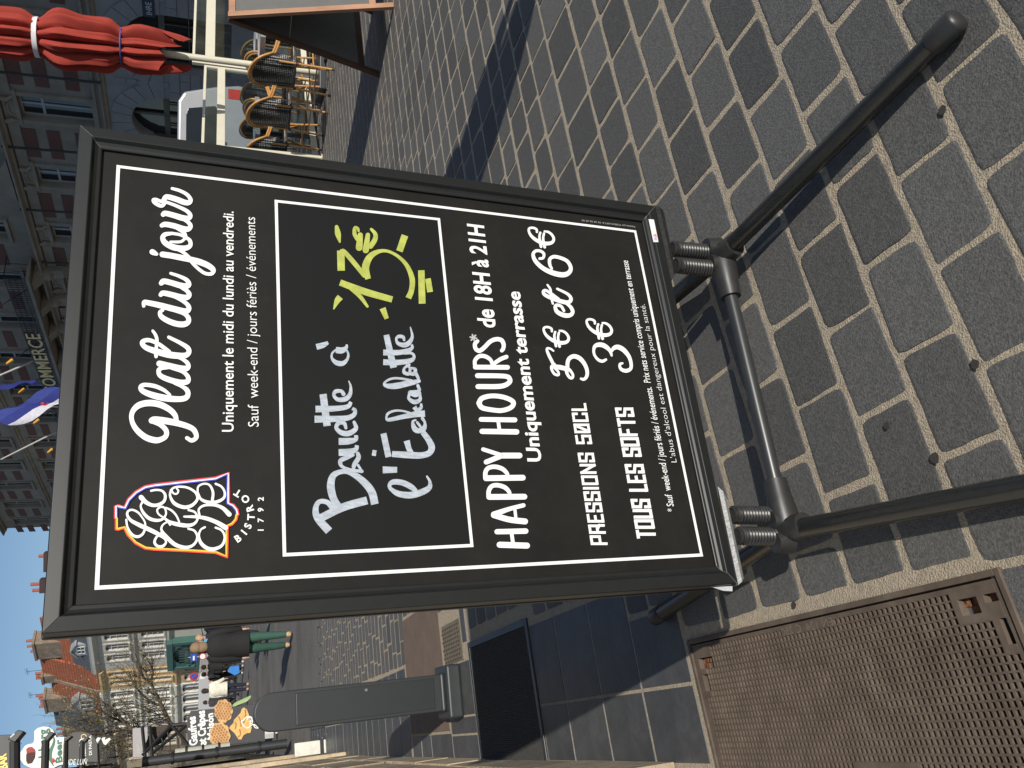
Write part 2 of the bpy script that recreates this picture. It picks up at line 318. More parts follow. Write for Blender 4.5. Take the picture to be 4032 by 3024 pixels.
for i in range(ns):
    for j in range(ntc):
        a, b_ = so_+i*P_, to_+j*P_; c_, d_ = a+P_, b_+P_; cm, dm = a+P_/2, b_+P_/2
        if any(h[0] <= cm <= h[1] and h[2] <= dm <= h[3] for h in blank):
            continue
        w_ = P_*.17; e = P_*.03; zz = zt
        o8 = [q(a, b_, zz), q(c_, b_, zz), q(c_, d_, zz), q(a, d_, zz)]; i8 = [q(a+w_*.75, b_+w_, zz), q(c_-w_*.75, b_+w_, zz), q(c_-w_*.75, d_-w_, zz), q(a+w_*.75, d_-w_, zz)]
        b8 = [q(a+w_*.75+e, b_+w_+e, zz-.0075), q(c_-w_*.75-e, b_+w_+e, zz-.0075), q(c_-w_*.75-e, d_-w_-e, zz-.0075), q(a+w_*.75+e, d_-w_-e, zz-.0075)]
        plate.cm = 0; plate.add(o8+i8+b8, [(k, (k+1) % 4, (k+1) % 4+4, k+4) for k in range(4)]+[(k+4, (k+1) % 4+4, (k+1) % 4+8, k+8) for k in range(4)]); plate.cm = 1; plate.add(b8, [(0, 1, 2, 3)])
plate.cm = 0
# rim bands round the pit field, butted
for a in ((ps0, ps1, pt0, to_), (ps0, ps1, to_+ntc*P_, pt1), (ps0, so_, to_, to_+ntc*P_), (so_+ns*P_, ps1, to_, to_+ntc*P_)): stbox(plate, a[0], a[1], a[2], a[3], -.02, zt)
plate.build('pitted_plate', [m_iron, m_pit], parent=cov)
bl = MB()   # blank corner plates with lifting slots
cut = lambda lo, hi, hs: sorted(set([lo, hi]+[v for v in hs if lo < v < hi]))
def snap(v, o_, n=None): return o_+round((v-o_)/P_)*P_
done = set()
for i in range(ns):
    for j in range(ntc):
        a, b_ = so_+i*P_, to_+j*P_; cm, dm = a+P_/2, b_+P_/2
        if any(h[0] <= cm <= h[1] and h[2] <= dm <= h[3] for h in blank):
            inh = any(h[0]-.003 <= cm <= h[1]+.003 and h[2]-.003 <= dm <= h[3]+.003 for h in holes)
            if inh: bl.cm = 1; stbox(bl, a, a+P_, b_, b_+P_, -.06, -.012+R.uniform(-.004, .003))
            else: bl.cm = 0; stbox(bl, a, a+P_, b_, b_+P_, -.06, zt+.0012)
bl.build('lifting_slot_plate', [m_iron, m_rust], parent=cov, kind='stuff')
lt = MB(); lt.cm = 0
put_text(lt, 'EN 124  C 250', ST(.094, 1.532, .0042), E2, E1*1., .185, .018, bold=.01, N=np.array([0, 0, 1.]))
put_text(lt, 'france telecom', ST(-.225, 1.43, .0042), E2, E1*1., .165, .02, bold=.015, N=np.array([0, 0, 1.]))
P = [ST(-.2+.022*math.cos(a/3), 1.408+.022*math.sin(a/3), .005) for a in range(3, 16)]; lt.tube(P, .0018, 5)
lt.build('cast_lettering', m_brown, parent=cov, kind='stuff')
# ------------------------------------------------------------ entrance mat
mt = thing('entrance_mat', 'black ribbed entrance mat in a dark metal frame, half in the shadow of the sign', 'doormat', ST(.08, 3.9))
a0, a1, b0, b1 = -.19, .372, 3.42, 4.36
f = MB()
for a in ((a0, a1, b0, b0+.03), (a0, a1, b1-.03, b1), (a1-.03, a1, b0+.03, b1-.03)): stbox(f, *a, -.01, .008)
f.build('frame', m_dk, parent=mt, bevel=.002)
rb = MB(); stbox(rb, a0, a1-.03, b0+.03, b1-.03, -.01, .001)
s_ = a0+.004
while s_ < a1-.036:
    P = [ST(s_, b0+.031+.0, .001), ST(s_+.0055, b0+.031, .001), ST(s_+.004, b0+.031, .006), ST(s_+.0015, b0+.031, .006)]; rb.prism(P, E2*(b1-b0-.062)); s_ += .0082
rb.build('mat_ribs', m_matr, parent=mt, kind='stuff')
# ------------------------------------------------------------ small patterned cover and brown plate behind the bollard
cv = thing('valve_cover', 'small beige cast cover with wavy raised bars, between the bollard and the paving', 'manhole cover', ST(.41, 4.68))
f = MB(); stbox(f, .30, .52, 4.48, 4.88, -.02, .004); f.build('plate', M('dusty cast iron', (.16, .135, .1), rough=.9, var=.25, scale=30, bump=.05), parent=cv, bevel=.003)
f = MB()
for i in range(9):
    for j in range(7):
        s_, t_ = .315+i*.0225, 4.5+j*.054+(i % 2)*.018
        f.tube([ST(s_+.004*math.sin(k*1.6), t_+k*.009, .0055) for k in range(5)], .0035, 5)
f.build('raised_pattern', M('worn cast ribs', (.09, .078, .06), rough=.7, metal=.2), parent=cv, kind='stuff')
bp_ = thing('service_plate', 'flat brown rusty steel service plate on the paving behind the bollard', 'cover plate', ST(.31, 5.44))
f = MB(); stbox(f, -.045, .70, 4.925, 5.975, -.02, .004); f.build('plate', m_brown, parent=bp_, bevel=.003)
f = MB(); 
for k in range(74): stbox(f, -.04+k*.01, -.04+k*.01+.004, 4.93, 5.97, .004, .0055)
f.build('fine_ridges', m_brown, parent=bp_, kind='stuff')
# ------------------------------------------------------------ bollard
bo = thing('service_bollard', 'dark grey steel bollard with rounded top and locked door panel, beside the stone wall', 'bollard', ST(.154, 4.72), rotz=rad(21.5))
mbol = M('anthracite enamel', (.026, .030, .033), rough=.42, var=.08, scale=25, bump=.006, bscale=600)
# local x = across the street, y = along it
f = MB(); f.box((0, .0, .04), (.275, .27, .08)); f.box((0, 0, .09), (.2, .16, .03)); f.build('base', mbol, parent=bo, world=False, bevel=.014, segs=3)
def bprof(w_, z0, ztop, n=16):
    r_ = w_/2; zc = ztop-r_*.98; return [(-r_, z0), (r_, z0)]+[(r_*math.cos(math.pi*k/n), zc+r_*.98*math.sin(math.pi*k/n)) for k in range(n+1)]
f = MB(); f.prism([(x, -.07, z) for x, z in bprof(.188, .06, 1.06)], (0, .14, 0)); f.build('post', mbol, parent=bo, world=False, bevel=.006, segs=2)
f = MB()
for a in (((-.074, -.0716, .14), (.148, 0, 0), (0, 0, .715)),): f.ob(a[0], a[1], (0, .0015, 0), a[2])
dr = f.build('door_panel', M('anthracite door', (.0245, .028, .031), rough=.38, var=.06), parent=bo, world=False, bevel=.0006)
f = MB()
for x0, z0, dx, dz in ((-.0775, .1365, .155, .0028), (-.0775, .856, .155, .0035), (-.0775, .1365, .0028, .722), (.0747, .1365, .0028, .722)): f.ob((x0, -.0712, z0), (dx, 0, 0), (0, .001, 0), (0, 0, dz))
f.build('door_seam', M('seam black', (.006, .006, .006), rough=.6), parent=dr, world=False)
f = MB(); f.tube([(.055, -.0716, .5), (.055, -.078, .5)], .0075, 12); f.build('lock', m_alu, parent=dr, world=False)
f = MB(); f.ob((-.073, -.0725, .853), (.146, 0, 0), (0, .001, 0), (0, 0, .0018)); f.build('door_edge', m_alu, parent=dr, world=False)
# ============================================================ PAVEMENT SIGN
PO = np.array([-.3388, 1.4007, 1.4499]); PR = np.array([.764, .3225, .0056]); PD = np.array([-.0315, .0827, -1.1667])
PNi = np.cross(PR, PD); PNi /= np.linalg.norm(PNi)            # into the board
PN = -PNi                                                    # towards the viewer
prh = PR/np.linalg.norm(PR); pdh = PD/np.linalg.norm(PD)
def PL(x, y, off=0.): r = ray(x, y); O = PO+PN*off; return CAMP+r*(((O-CAMP)@PN)/(r@PN))
m_blk = M('black anodised frame', (.0125, .0132, .0130), rough=.42, var=.12, scale=60, spec=.4, bump=.004, bscale=900)
m_poster = M('black printed poster', (.0125, .0120, .0108), rough=.55, var=.25, scale=7, patch=.35, patchcol=(.021, .020, .018), patchscale=30, spec=.22)
m_board = M('smooth chalk panel', (.011, .0118, .0118), rough=.4, var=.05, scale=5, spec=.2)
m_white = M('white print', (.78, .79, .76), rough=.55, var=.02, scale=5)
m_tube = M('black tube', (.014, .015, .015), rough=.27, var=.15, scale=40, spec=.6, bump=.006, bscale=300)
m_cast = M('black cast joint', (.026, .026, .025), rough=.42, var=.2, scale=50, bump=.01, bscale=260)
m_spring = M('greasy black spring', (.05, .049, .046), rough=.4, metal=.4, var=.3, scale=120)
m_alub = M('scuffed bare aluminium', (.42, .41, .40), rough=.34, metal=.85, var=.2, scale=90, stretch=(1, 1, 1))
sg = thing("pavement_sign", "tall black framed pavement sign reading Plat du jour and Happy Hours", "sign", (.0, 1.66, 0))
# frame rails, mitred
crn = {'o': [(165, 2504), (313, 510), (2570, 822), (2887, 2304)], 'i': [(289, 2384), (404, 593.5), (2525, 875), (2814, 2231)]}
co = [PL(*p) for p in crn['o']]; ci = [PL(*p) for p in crn['i']]
prof = [(0, 0.0005), (.0, .0045), (.05, .0058), (.18, .0065), (.30, .009), (.38, .0145), (.42, .0165), (.46, .0165), (.90, .0148), (.955, .0146), (.985, .0125), (1.0, .0095), (1.0, -.022), (0, -.022)]
for k, nm in enumerate(('top_rail', 'right_rail', 'bottom_rail', 'left_rail')):
    a, b_ = k, (k+1) % 4; mb = MB(); V = []
    for end in (a, b_):
        for t, h in prof: V.append(ci[end]+(co[end]-ci[end])*t+PN*h)
    n = len(prof); mb.add(V, [tuple(range(n))[::-1], tuple(range(n, 2*n))]+[(i, (i+1) % n, (i+1) % n+n, i+n) for i in range(n)])
    mb.build(nm, m_blk, parent=sg, bevel=.0008)
# hairline mitre gaps catching light
mb = MB()
for k in (1, 2, 3): mb.tube([ci[k]+(co[k]-ci[k])*t+PN*(h+.0003) for t, h in prof[2:10]], .0007, 5)
mb.build('mitre_edge', m_alub, parent=sg)
# back panel and rear frame lip with bare metal edge
mb = MB(); e = .004
cb = [c+(c-(sum(co)/4))/np.linalg.norm(c-(sum(co)/4))*e for c in co]
mb.prism([c-PN*.024 for c in cb][::-1], -PN*.012); mb.build('back_frame', m_blk, parent=sg, bevel=.003)
cc = sum(ci)/4
mb = MB(); V = [cc+(c-cc)*1.01-PN*.001 for c in ci]; mb.prism([v+PN*.0 for v in V], -PN*.004); poster = mb.build('poster', m_poster, parent=sg)
# printed borders
def quad_border(mb, px, w_, lift):
    P = [PL(*p) for p in px]; c0 = sum(P)/4; I = []
    for i in range(4):
        a, b_, c = P[i-1]-P[i], P[(i+1) % 4]-P[i], 0; a /= np.linalg.norm(a); b_ /= np.linalg.norm(b_); I.append(P[i]+(a+b_)*w_)
    P = [p+PN*lift for p in P]; I = [p+PN*lift for p in I]
    mb.add(P+I, [(k, (k+1) % 4, (k+1) % 4+4, k+4) for k in range(4)])
mb = MB(); quad_border(mb, [(372, 2323), (459, 650), (2504, 908), (2768, 2191)], .0062, .0006); mb.build('outer_border', m_white, parent=poster)
bx = [(1113, 2192), (1081, 787), (1732, 860), (1864, 2154)]
mb = MB(); quad_border(mb, bx, .0058, .0008); mb.build('inner_border', m_white, parent=poster)
mb = MB(); P = [PL(*p) for p in bx]; c0 = sum(P)/4; mb.add([c0+(p-c0)*.985+PN*.0004 for p in P], [(0, 1, 2, 3)]); chalk = mb.build('chalk_panel', m_board, parent=poster)
# ---- strokes
_lift = [0.001]
def stroke(mb, cr, pts, n=7, dx=0, dy=0, k=1., cap=True):
    s = cr[2]; P = smooth_path([(cr[0]+(x*k+dx)/s, cr[1]+(y*k+dy)/s, w_*k/s) for x, y, w_ in pts], n)
    _lift[0] += 2e-6; L0 = _lift[0]; N_ = len(P); V = []
    for i, p in enumerate(P):
        t = P[min(i+1, N_-1)][:2]-P[max(i-1, 0)][:2]; t = t/(np.linalg.norm(t)+1e-9); nn_ = np.array([-t[1], t[0]])*max(p[2], .5)/2
        lf = L0+1.6e-6*i/N_
        V += [PL(*(p[:2]+nn_))+PN*lf, PL(*(p[:2]-nn_))+PN*lf]
    mb.add(V, [(2*i, 2*i+1, 2*i+3, 2*i+2) for i in range(N_-1)])
    if cap:
        for p, q_ in ((P[0], P[1]), (P[-1], P[-2])):
            d = p[:2]-q_[:2]; a0 = math.atan2(d[1], d[0]); r_ = max(p[2], .5)/2
            mb.add([PL(*(p[:2]+r_*np.array([math.cos(a0+a), math.sin(a0+a)])))+PN*(L0+(0 if q_ is P[1] else 1.8e-6)) for a in np.linspace(-math.pi/2, math.pi/2, 7)], [tuple(range(7))])
A_, B_, C_ = (480, 1400, 4.608), (480, 1040, 4.608), (480, 700, 4.608)
mb = MB()
for s_ in ([(1180,1500,70),(1270,1545,75),(1350,1480,85),(1310,1360,95),(1200,1290,100),(1000,1230,110),(800,1190,120),(600,1165,115),(540,1185,110)],
 [(560,1210,60),(700,1260,85),(800,1360,90),(800,1460,90),(720,1520,95),(600,1540,110),(420,1480,110),(260,1340,100),(180,1180,85),(190,1030,90),(300,910,110),(480,865,115),(680,890,115),(860,980,105),(960,1080,95),(990,1180,80)],
 [(870,715,50),(760,630,66),(600,560,75),(420,535,75),(345,570,85),(370,640,95),(520,710,110),(750,770,120),(1000,795,105),(1150,775,100),(1200,700,90),(1170,620,85),(1080,560,60),(960,500,70)],
 [(960,500,60),(720,390,80),(665,290,80),(700,240,70),(830,225,55)], [(690,250,70),(665,290,80),(700,370,90),(850,440,100),(1050,490,100),(1180,480,95),(1205,420,85),(1170,350,75),(1080,290,60),(900,230,60)],
 [(680,150,110),(850,190,110),(1050,235,110),(1160,240,105),(1205,200,85),(1180,130,75),(1080,60,60),(950,10,60),(900,-10,50)]): stroke(mb, A_, s_)
for s_ in ([(860,1590,60),(760,1520,70),(660,1450,70),(500,1385,75),(390,1400,80),(370,1450,85),(440,1520,95),(600,1580,110),(820,1640,120),(1000,1665,115),(1150,1660,100),(1215,1600,90),(1190,1520,85),(1050,1430,70),(850,1330,60)],
 [(560,1215,50),(610,1290,60),(635,1380,62),(625,1500,60),(615,1620,60),(620,1680,65)],
 [(740,840,60),(690,880,70),(720,960,90),(850,1040,100),(1000,1090,105),(1130,1095,105),(1205,1050,90),(1200,970,85),(1120,900,70),(950,845,60)],
 [(395,765,60),(405,700,85),(470,705,95),(700,755,105),(950,820,110),(1150,860,105),(1215,810,90),(1180,730,75),(1060,650,60),(900,570,60)],
 [(705,560,80),(750,530,95),(900,560,100),(1050,600,105),(1170,610,100),(1220,560,90),(1180,490,75),(1080,430,60)], [(715,350,90),(760,315,100),(900,345,100),(1050,390,105),(1160,405,105),(1215,370,90),(1170,290,75),(1030,220,60),(885,172,52)]): stroke(mb, B_, s_)
for s_ in ([(550,1350,100),(590,1370,90),(630,1390,60)], [(735,1395,105),(900,1420,105),(1100,1460,105),(1250,1490,105),(1400,1530,110),(1550,1590,105),(1645,1660,95),(1655,1710,80),(1610,1750,65),(1500,1735,62),(1380,1650,60),(1270,1540,58),(1220,1450,60),(1100,1350,60),(980,1290,60)],
 [(900,1015,60),(780,1035,80),(740,1100,90),(790,1190,100),(950,1270,110),(1130,1285,100),(1235,1240,80),(1235,1150,70),(1170,1095,60),(1060,1040,55),(900,1012,55)], [(1150,1100,50),(1080,1160,50),(980,1170,50),(880,1165,40)], [(1165,1085,55),(1140,1020,60),(1080,970,60),(1000,920,60)],
 [(725,870,80),(790,850,95),(950,880,100),(1100,930,105),(1200,935,95),(1245,880,80),(1200,810,70),(1090,740,60)], [(750,670,90),(790,650,95),(950,690,100),(1100,735,105),(1200,740,95),(1240,690,80),(1180,610,70),(1000,520,60),(790,440,55)],
 [(790,460,50),(740,505,70),(690,510,70),(600,460,70),(570,410,65),(620,400,60),(700,430,60),(750,420,80),(790,360,90),(850,355,95),(1000,400,100),(1130,450,100),(1215,455,90),(1245,400,75),(1180,310,65),(1050,240,60),(910,200,52)]): stroke(mb, C_, s_)
mb.build('headline_lettering', m_white, parent=poster)
# prices
mb = MB(); Q_ = (2100, 1240, 4.916); S_ = (2050, 860, 3.77)
for s_ in ([(385,700,35),(330,660,40),(270,650,45),(260,690,50),(300,790,60),(350,890,60),(385,960,60)], [(400,960,60),(350,1010,60),(360,1080,50),(410,1150,50),(480,1165,50),(480,1110,45),(420,1040,50),(390,1000,60)], [(370,1000,80),(520,1020,90),(640,1050,85)], [(640,1060,80),(650,1140,60),(700,1215,55),(750,1220,55),(760,1160,50),(710,1080,55),(660,1040,60)],
 [(655,1040,72),(660,920,75),(700,840,80),(790,805,85),(900,850,85),(990,960,75),(1035,1080,70),(1030,1190,65),(975,1250,58),(918,1238,45)],
 [(1400,870,50),(1330,900,60),(1250,870,55),(1180,780,50),(1165,680,55),(1200,600,75),(1300,580,90),(1400,620,85),(1480,700,65),(1512,790,40)], [(1512,710,40),(1550,650,75),(1630,625,90),(1740,680,90),(1840,800,75),(1885,930,65),(1880,1040,65),(1800,1085,75),(1710,1065,65),(1670,1010,55),(1675,955,50),(1720,940,42)]): stroke(mb, Q_, s_)
eu = ([(355,320,45),(345,270,45),(280,240,45),(210,250,45),(197,300,45),(240,390,55),(330,470,65),(450,530,72),(560,545,72),(650,520,62),(680,450,52),(640,370,48),(570,320,45),(500,308,35)], [(420,335,45),(403,400,45),(413,500,50),(435,605,52)], [(490,350,45),(475,430,45),(483,520,50),(505,615,52)])
for s_ in eu: stroke(mb, Q_, s_); stroke(mb, Q_, s_, dx=832, dy=-150); stroke(mb, S_, s_, k=.767, dx=-33, dy=-41)
for s_ in ([(280,600,40),(330,590,40),(342,530,42),(290,488,42),(220,488,45),(182,540,50),(220,640,60),(340,750,65),(500,820,75),(640,840,75),(720,800,65),(740,730,55),(690,640,52),(590,590,52),(490,572,52),(430,610,50),(430,690,46),(460,750,35)],
 [(640,1375,38),(600,1310,42),(540,1290,48),(510,1315,50),(540,1390,60),(640,1440,68),(730,1440,62),(770,1390,55),(740,1320,50),(680,1270,40),(630,1235,40)], [(560,1200,40),(450,1120,42),(370,1072,42),(333,1090,45),(360,1140,52),(470,1190,60),(600,1235,62),(700,1250,60),(745,1205,52),(700,1130,42),(540,1048,34)], [(395,990,28),(440,1060,34),(447,1160,34),(475,1268,32)]): stroke(mb, S_, s_)
mb.build('price_lettering', m_white, parent=poster)
# HAPPY HOURS, rounded strokes
mb = MB(); H_ = (1800, 1400, 1.952); J_ = (1800, 800, 2.37)
for s_ in ([(325,1455,46),(535,1462,46)], [(305,1355,40),(525,1350,42)], [(430,1460,28),(415,1352,28)], [(280,1228,44),(400,1262,44),(520,1276,46)], [(280,1222,44),(400,1180,34),(508,1152,32)], [(452,1268,24),(440,1168,24)],
 [(245,1088,44),(515,1086,44)], [(240,1085,34),(242,1040,34),(265,1005,34),(310,998,34),(365,1015,34),(398,1050,30),(402,1080,26)], [(220,944,44),(503,940,44)], [(215,935,34),(217,895,34),(240,865,34),(290,856,34),(345,872,34),(380,905,30),(388,932,26)],
 [(222,820,38),(350,768,38)], [(198,722,30),(340,768,32)], [(345,770,44),(478,770,44)], [(190,584,40),(455,588,42)], [(182,492,36),(442,496,38)], [(325,584,27),(312,492,27)],
 [(165,367,38),(190,330,38),(260,312,36),(340,318,36),(405,340,36),(432,367,36),(410,402,36),(340,424,36),(260,418,36),(190,402,38),(165,367,38)], [(158,240,38),(330,238,38),(395,212,36),(402,182,36),(360,160,36),(155,156,38)]): stroke(mb, H_, s_)
for s_ in ([(168,1532,44),(468,1534,44)], [(165,1525,34),(165,1470,36),(205,1430,38),(260,1432,38),(310,1465,34),(328,1515,28)], [(325,1510,34),(400,1460,38),(458,1436,38)], [(188,1290,34),(165,1315,38),(170,1358,38),(205,1380,40),(250,1350,40),(305,1295,40),(360,1272,40),(410,1280,40),(432,1320,38),(428,1360,36),(415,1378,34)]): stroke(mb, J_, s_)
mb.build('happy_hours_lettering', m_white, parent=poster)
mb = MB()
for k in range(3): a = k*math.pi/3+.2; stroke(mb, J_, [(150-30*math.cos(a), 1258-30*math.sin(a), 15), (150+30*math.cos(a), 1258+30*math.sin(a), 15)])
mb.build('asterisk', M('grey print', (.42, .42, .41), rough=.6), parent=poster)
# squared lettering
SQ = {'P': (.62, [[(0,0),(0,1),(.62,1),(.62,.42),(0,.42)]]), 'R': (.62, [[(0,0),(0,1),(.58,1),(.58,.48),(0,.48)], [(.3,.48),(.62,.3),(.62,0)]]), 'E': (.55, [[(.55,1),(0,1),(0,0),(.55,0)], [(0,.5),(.45,.5)]]),
 'S': (.62, [[(.62,.74),(.62,1),(0,1),(0,.55),(.62,.45),(.62,0),(0,0),(0,.26)]]), 'I': (0.05, [[(.02,0),(.02,1)]]), 'O': (.62, [[(0,0),(0,1),(.62,1),(.62,0),(0,0)]]), 'N': (.65, [[(0,0),(0,1),(.65,0),(.65,1)]]),
 '5': (.6, [[(.6,1),(0,1),(0,.55),(.6,.55),(.6,0),(0,0),(0,.2)]]), '0': (.62, [[(0,0),(0,1),(.62,1),(.62,0),(0,0)], [(.15,.2),(.47,.8)]]), 'C': (.6, [[(.6,.72),(.6,1),(0,1),(0,0),(.6,0),(.6,.28)]]), 'L': (.48, [[(0,1),(0,0),(.5,0)]]),
 'T': (.6, [[(0,1),(.6,1)], [(.3,1),(.3,0)]]), 'U': (.62, [[(0,1),(0,0),(.62,0),(.62,1)]]), 'F': (.55, [[(.55,1),(0,1),(0,0)], [(0,.5),(.45,.5)]]), ' ': (.25, [])}
def sq_text(mb, string, A, B, cap0, cap1, sw=.165):
    A, B = np.array(A, float), np.array(B, float); adv = [SQ[c][0]+.36 for c in string]; tot = sum(adv)-.36; x = 0
    for c, a in zip(string, adv):
        for pl in SQ[c][1]:
            Q = []
            for i, (u, v) in enumerate(pl):
                U = (x+u)/tot; cap = cap0+(cap1-cap0)*U; base = A+(B-A)*U; Q.append(np.array([*(base+np.array([-1., 0])*v*(cap*(1-sw))+np.array([-1, 0])*cap*sw/2), cap*sw*.93]))
            for i in range(len(Q)-1):
                d = (Q[i+1]-Q[i])[:2]; d = d/np.linalg.norm(d)*Q[i][2]/2*.97; p0, p1 = Q[i].copy(), Q[i+1].copy(); p0[:2] -= d*(1 if i > 0 else .8); p1[:2] += d*(1 if i < len(Q)-2 else .8)
                stroke(mb, (0, 0, 1), [tuple(p0), tuple(p1)], cap=False)
        x += a
mb = MB()
sq_text(mb, 'PRESSIONS 50CL', (1800+1157/1.952, 1400+1447/1.952), (1800+990/1.952, 1400+376/1.952), 133/1.952, 122/1.952)
sq_text(mb, 'TOUS LES SOFTS', (1800+1532/1.952, 1400+1398/1.952), (1800+1352/1.952, 1400+412/1.952), 154/1.952, 142/1.952)
mb.build('drinks_lettering', m_white, parent=poster)
def ptext(mb, string, a, b_, cap_px, bold=.0, flip=False):
    _lift[0] += 2e-6; A, B = PL(*a), PL(*b_); X = (B-A); wd = np.linalg.norm(X); X /= wd; Y = np.cross(PN, X); mid = ((a[0]+b_[0])/2, (a[1]+b_[1])/2)
    d = np.array([a[1]-b_[1], -(a[0]-b_[0])], float); d /= np.linalg.norm(d)
    if (PL(mid[0]+d[0], mid[1]+d[1])-PL(*mid))@Y < 0: d = -d
    cap = (PL(mid[0]+d[0]*cap_px, mid[1]+d[1]*cap_px)-PL(*mid))@Y
    put_text(mb, string, A+PN*_lift[0], X, Y, wd, cap, bold)
mb = MB(); K = crop(480, 700, 1.508); H6 = crop(1800, 1400, 1.952); J5 = crop(1800, 800, 2.37)
ptext(mb, 'Uniquement le midi du lundi au vendredi.', K(662, 1510), K(662, 203), 64/1.508, .010)
ptext(mb, 'Sauf  week-end / jours fériès / événements', K(812, 1480), K(790, 238), 60/1.508, -.004)
ptext(mb, 'de 18H à 21H', J5(355, 1168), J5(243, 213), 150/2.37, .026)
ptext(mb, 'Uniquement terrasse', H6(645, 817), J5(580, 830), 50, .026)
ptext(mb, '* Sauf  week-end / jours fériés / événements.  Prix nets service compris uniquement en terrasse', H6(1670, 1200), J5(1590, 540), 25, .006)
ptext(mb, "L'abus d'alcool est dangereux pour la santé.", H6(1685, 822), J5(1748, 945), 20, -.012)
ptext(mb, 'Réalisé par PUBLICART.fr  03 20 36 05 05', (2050+900/3.77, 860+18/3.77), (2050+1705/3.77, 860+122/3.77), -8, .0) if False else None
mb.build('small_print_lettering', m_white, parent=poster)
mb = MB(); a, b_ = PL(2050+1690/3.77, 860+120/3.77), PL(2050+900/3.77, 860+22/3.77); X = b_-a; wd = np.linalg.norm(X); X /= wd; put_text(mb, 'Réalisé par PUBLICART.fr 03 20 36 05 05', a+PN*.0015, X, np.cross(PN, X), wd, .0042, .01); mb.build('printer_credit', M('dim print', (.3, .3, .29)), parent=poster)
# logo: bell outline in two colour sets, script inside, arc text
L_ = (380, 1800, 3.072)
hi = [(235,742),(235,600),(262,597),(345,618),(390,520),(480,430),(590,367),(700,345),(1100,300),(1440,262),(1590,203),(1590,400),(1590,562),(1650,588),(1692,640),(1705,702)]
lo = [(238,744),(238,878),(262,878),(335,858),(380,945),(470,1040),(590,1105),(700,1118),(1100,1136),(1440,1157),(1578,1213),(1580,1020),(1580,840),(1640,815),(1688,760),(1700,704)]
def offs(pts, d):
    out = []
    for i, p in enumerate(pts):
        t = np.array(pts[min(i+1, len(pts)-1)], float)-np.array(pts[max(i-1, 0)], float); t /= np.linalg.norm(t); out.append((p[0]+t[1]*d, p[1]-t[0]*d))
    return out
for pts, sets in ((hi, ((-17, (.75, .045, .07), 15), (0, (.8, .79, .8), 17), (16, (.03, .05, .42), 15))), (lo, ((10, (.85, .5, .03), 22), (-9, (.75, .05, .03), 16)))):
    for d, colr, wd in sets:
        mb = MB(); sgn = 1 if pts is hi else 1
        P = offs(pts, -d if pts is hi else d)
        if pts is hi: P = offs(pts, (-1)*d*-1 if False else -d)
        if pts is hi: P = offs(pts, -(-d)*-1) if False else offs(pts, -d)
        for i in range(len(P)-1): stroke(mb, L_, [(*P[i], wd), (*P[i+1], wd)], n=1)
        mb.build('bell_outline', M('print', colr, rough=.55, var=.03), parent=poster)
mb = MB()
for s_ in ([(360,760,26),(375,850,26),(430,940,34),(500,965,34),(560,930,30),(588,860,26),(585,790,22),(550,730,22),(500,670,26),(430,640,26),(380,660,28),(375,710,32),(420,770,40),(520,825,50),(620,870,52),(740,930,48),(820,985,30),(840,1035,26),(800,1080,34),(740,1080,34),(702,1035,32),(722,975,28),(770,930,22),(800,895,20)],
 [(540,490,60),(600,550,50),(680,585,42),(760,575,40),(820,530,36),(830,460,34),(790,410,26),(720,400,26),(660,410,26)], [(555,545,26),(535,600,24),(570,680,36),(640,745,42),(730,768,38),(800,750,30),(840,690,24),(825,620,24),(775,605,26),(735,640,24),(750,690,22),(810,735,20)],
 [(890,822,24),(860,790,20),(805,820,22),(785,880,28),(840,960,44),(950,1060,48),(1080,1095,40),(1175,1060,32),(1220,975,30),(1185,895,26),(1110,868,26)],
 [(1000,785,22),(965,710,24),(910,650,26),(840,615,22)], [(820,740,26),(880,785,40),(980,815,50),(1100,830,46),(1180,808,34),(1222,745,26),(1190,670,26),(1112,642,26)],
 [(900,400,26),(890,470,28),(940,560,42),(1050,608,44),(1150,588,40),(1220,510,32),(1195,430,30),(1100,372,28),(980,362,26),(912,390,24),(930,440,22),(972,445,22),(990,410,22),(970,385,20)],
 [(1310,850,26),(1262,880,24),(1237,950,28),(1262,1040,42),(1340,1105,46),(1430,1112,42),(1520,1065,34),(1550,970,28),(1515,890,26),(1440,855,26)],
 [(1060,722,24),(1200,725,36),(1320,742,46),(1450,790,50),(1560,855,62)], [(1245,705,26),(1237,635,26),(1300,588,30),(1420,582,34),(1520,615,44),(1605,695,58)],
 [(1222,440,24),(1230,360,24),(1300,325,24),(1370,345,26),(1408,430,32),(1400,530,34)], [(1222,430,28),(1262,510,32),(1350,548,40),(1450,545,40),(1535,500,32),(1550,430,28),(1510,360,26),(1440,325,26)]): stroke(mb, L_, s_)
mb.build('logo_lettering', m_white, parent=poster)
mb = MB()
def pch(ch, cxp, cyp, upv, hpx, bold=.03):
    v, f_ = text_geo(ch, bold); up_ = np.array(upv, float); up_ /= np.linalg.norm(up_); rt_ = np.array([-up_[1], up_[0]]); 
    mx, my = (v[:, 0].min()+v[:, 0].max())/2, (v[:, 1].min()+v[:, 1].max())/2; k = hpx/CAPH; _lift[0] += 1e-6
    mb.add([PL(*(np.array([L_[0]+cxp/L_[2], L_[1]+cyp/L_[2]])+(rt_*(p[0]-mx)+up_*(p[1]-my))*k/L_[2]))+PN*_lift[0] for p in v], f_)
for ch, x, y in (('B', 1710, 985), ('I', 1783, 912), ('S', 1830, 835), ('T', 1868, 728), ('R', 1853, 620), ('O', 1800, 510), ('T', 1705, 438)): pch(ch, x, y, (1530-x, 712-y), 82, .035)
for ch, y in (('1', 885), ('7', 765), ('9', 640), ('2', 510)): pch(ch, 1985, y, (-1, 0), 66, .03)
mb.build('bistrot_lettering', m_white, parent=poster)
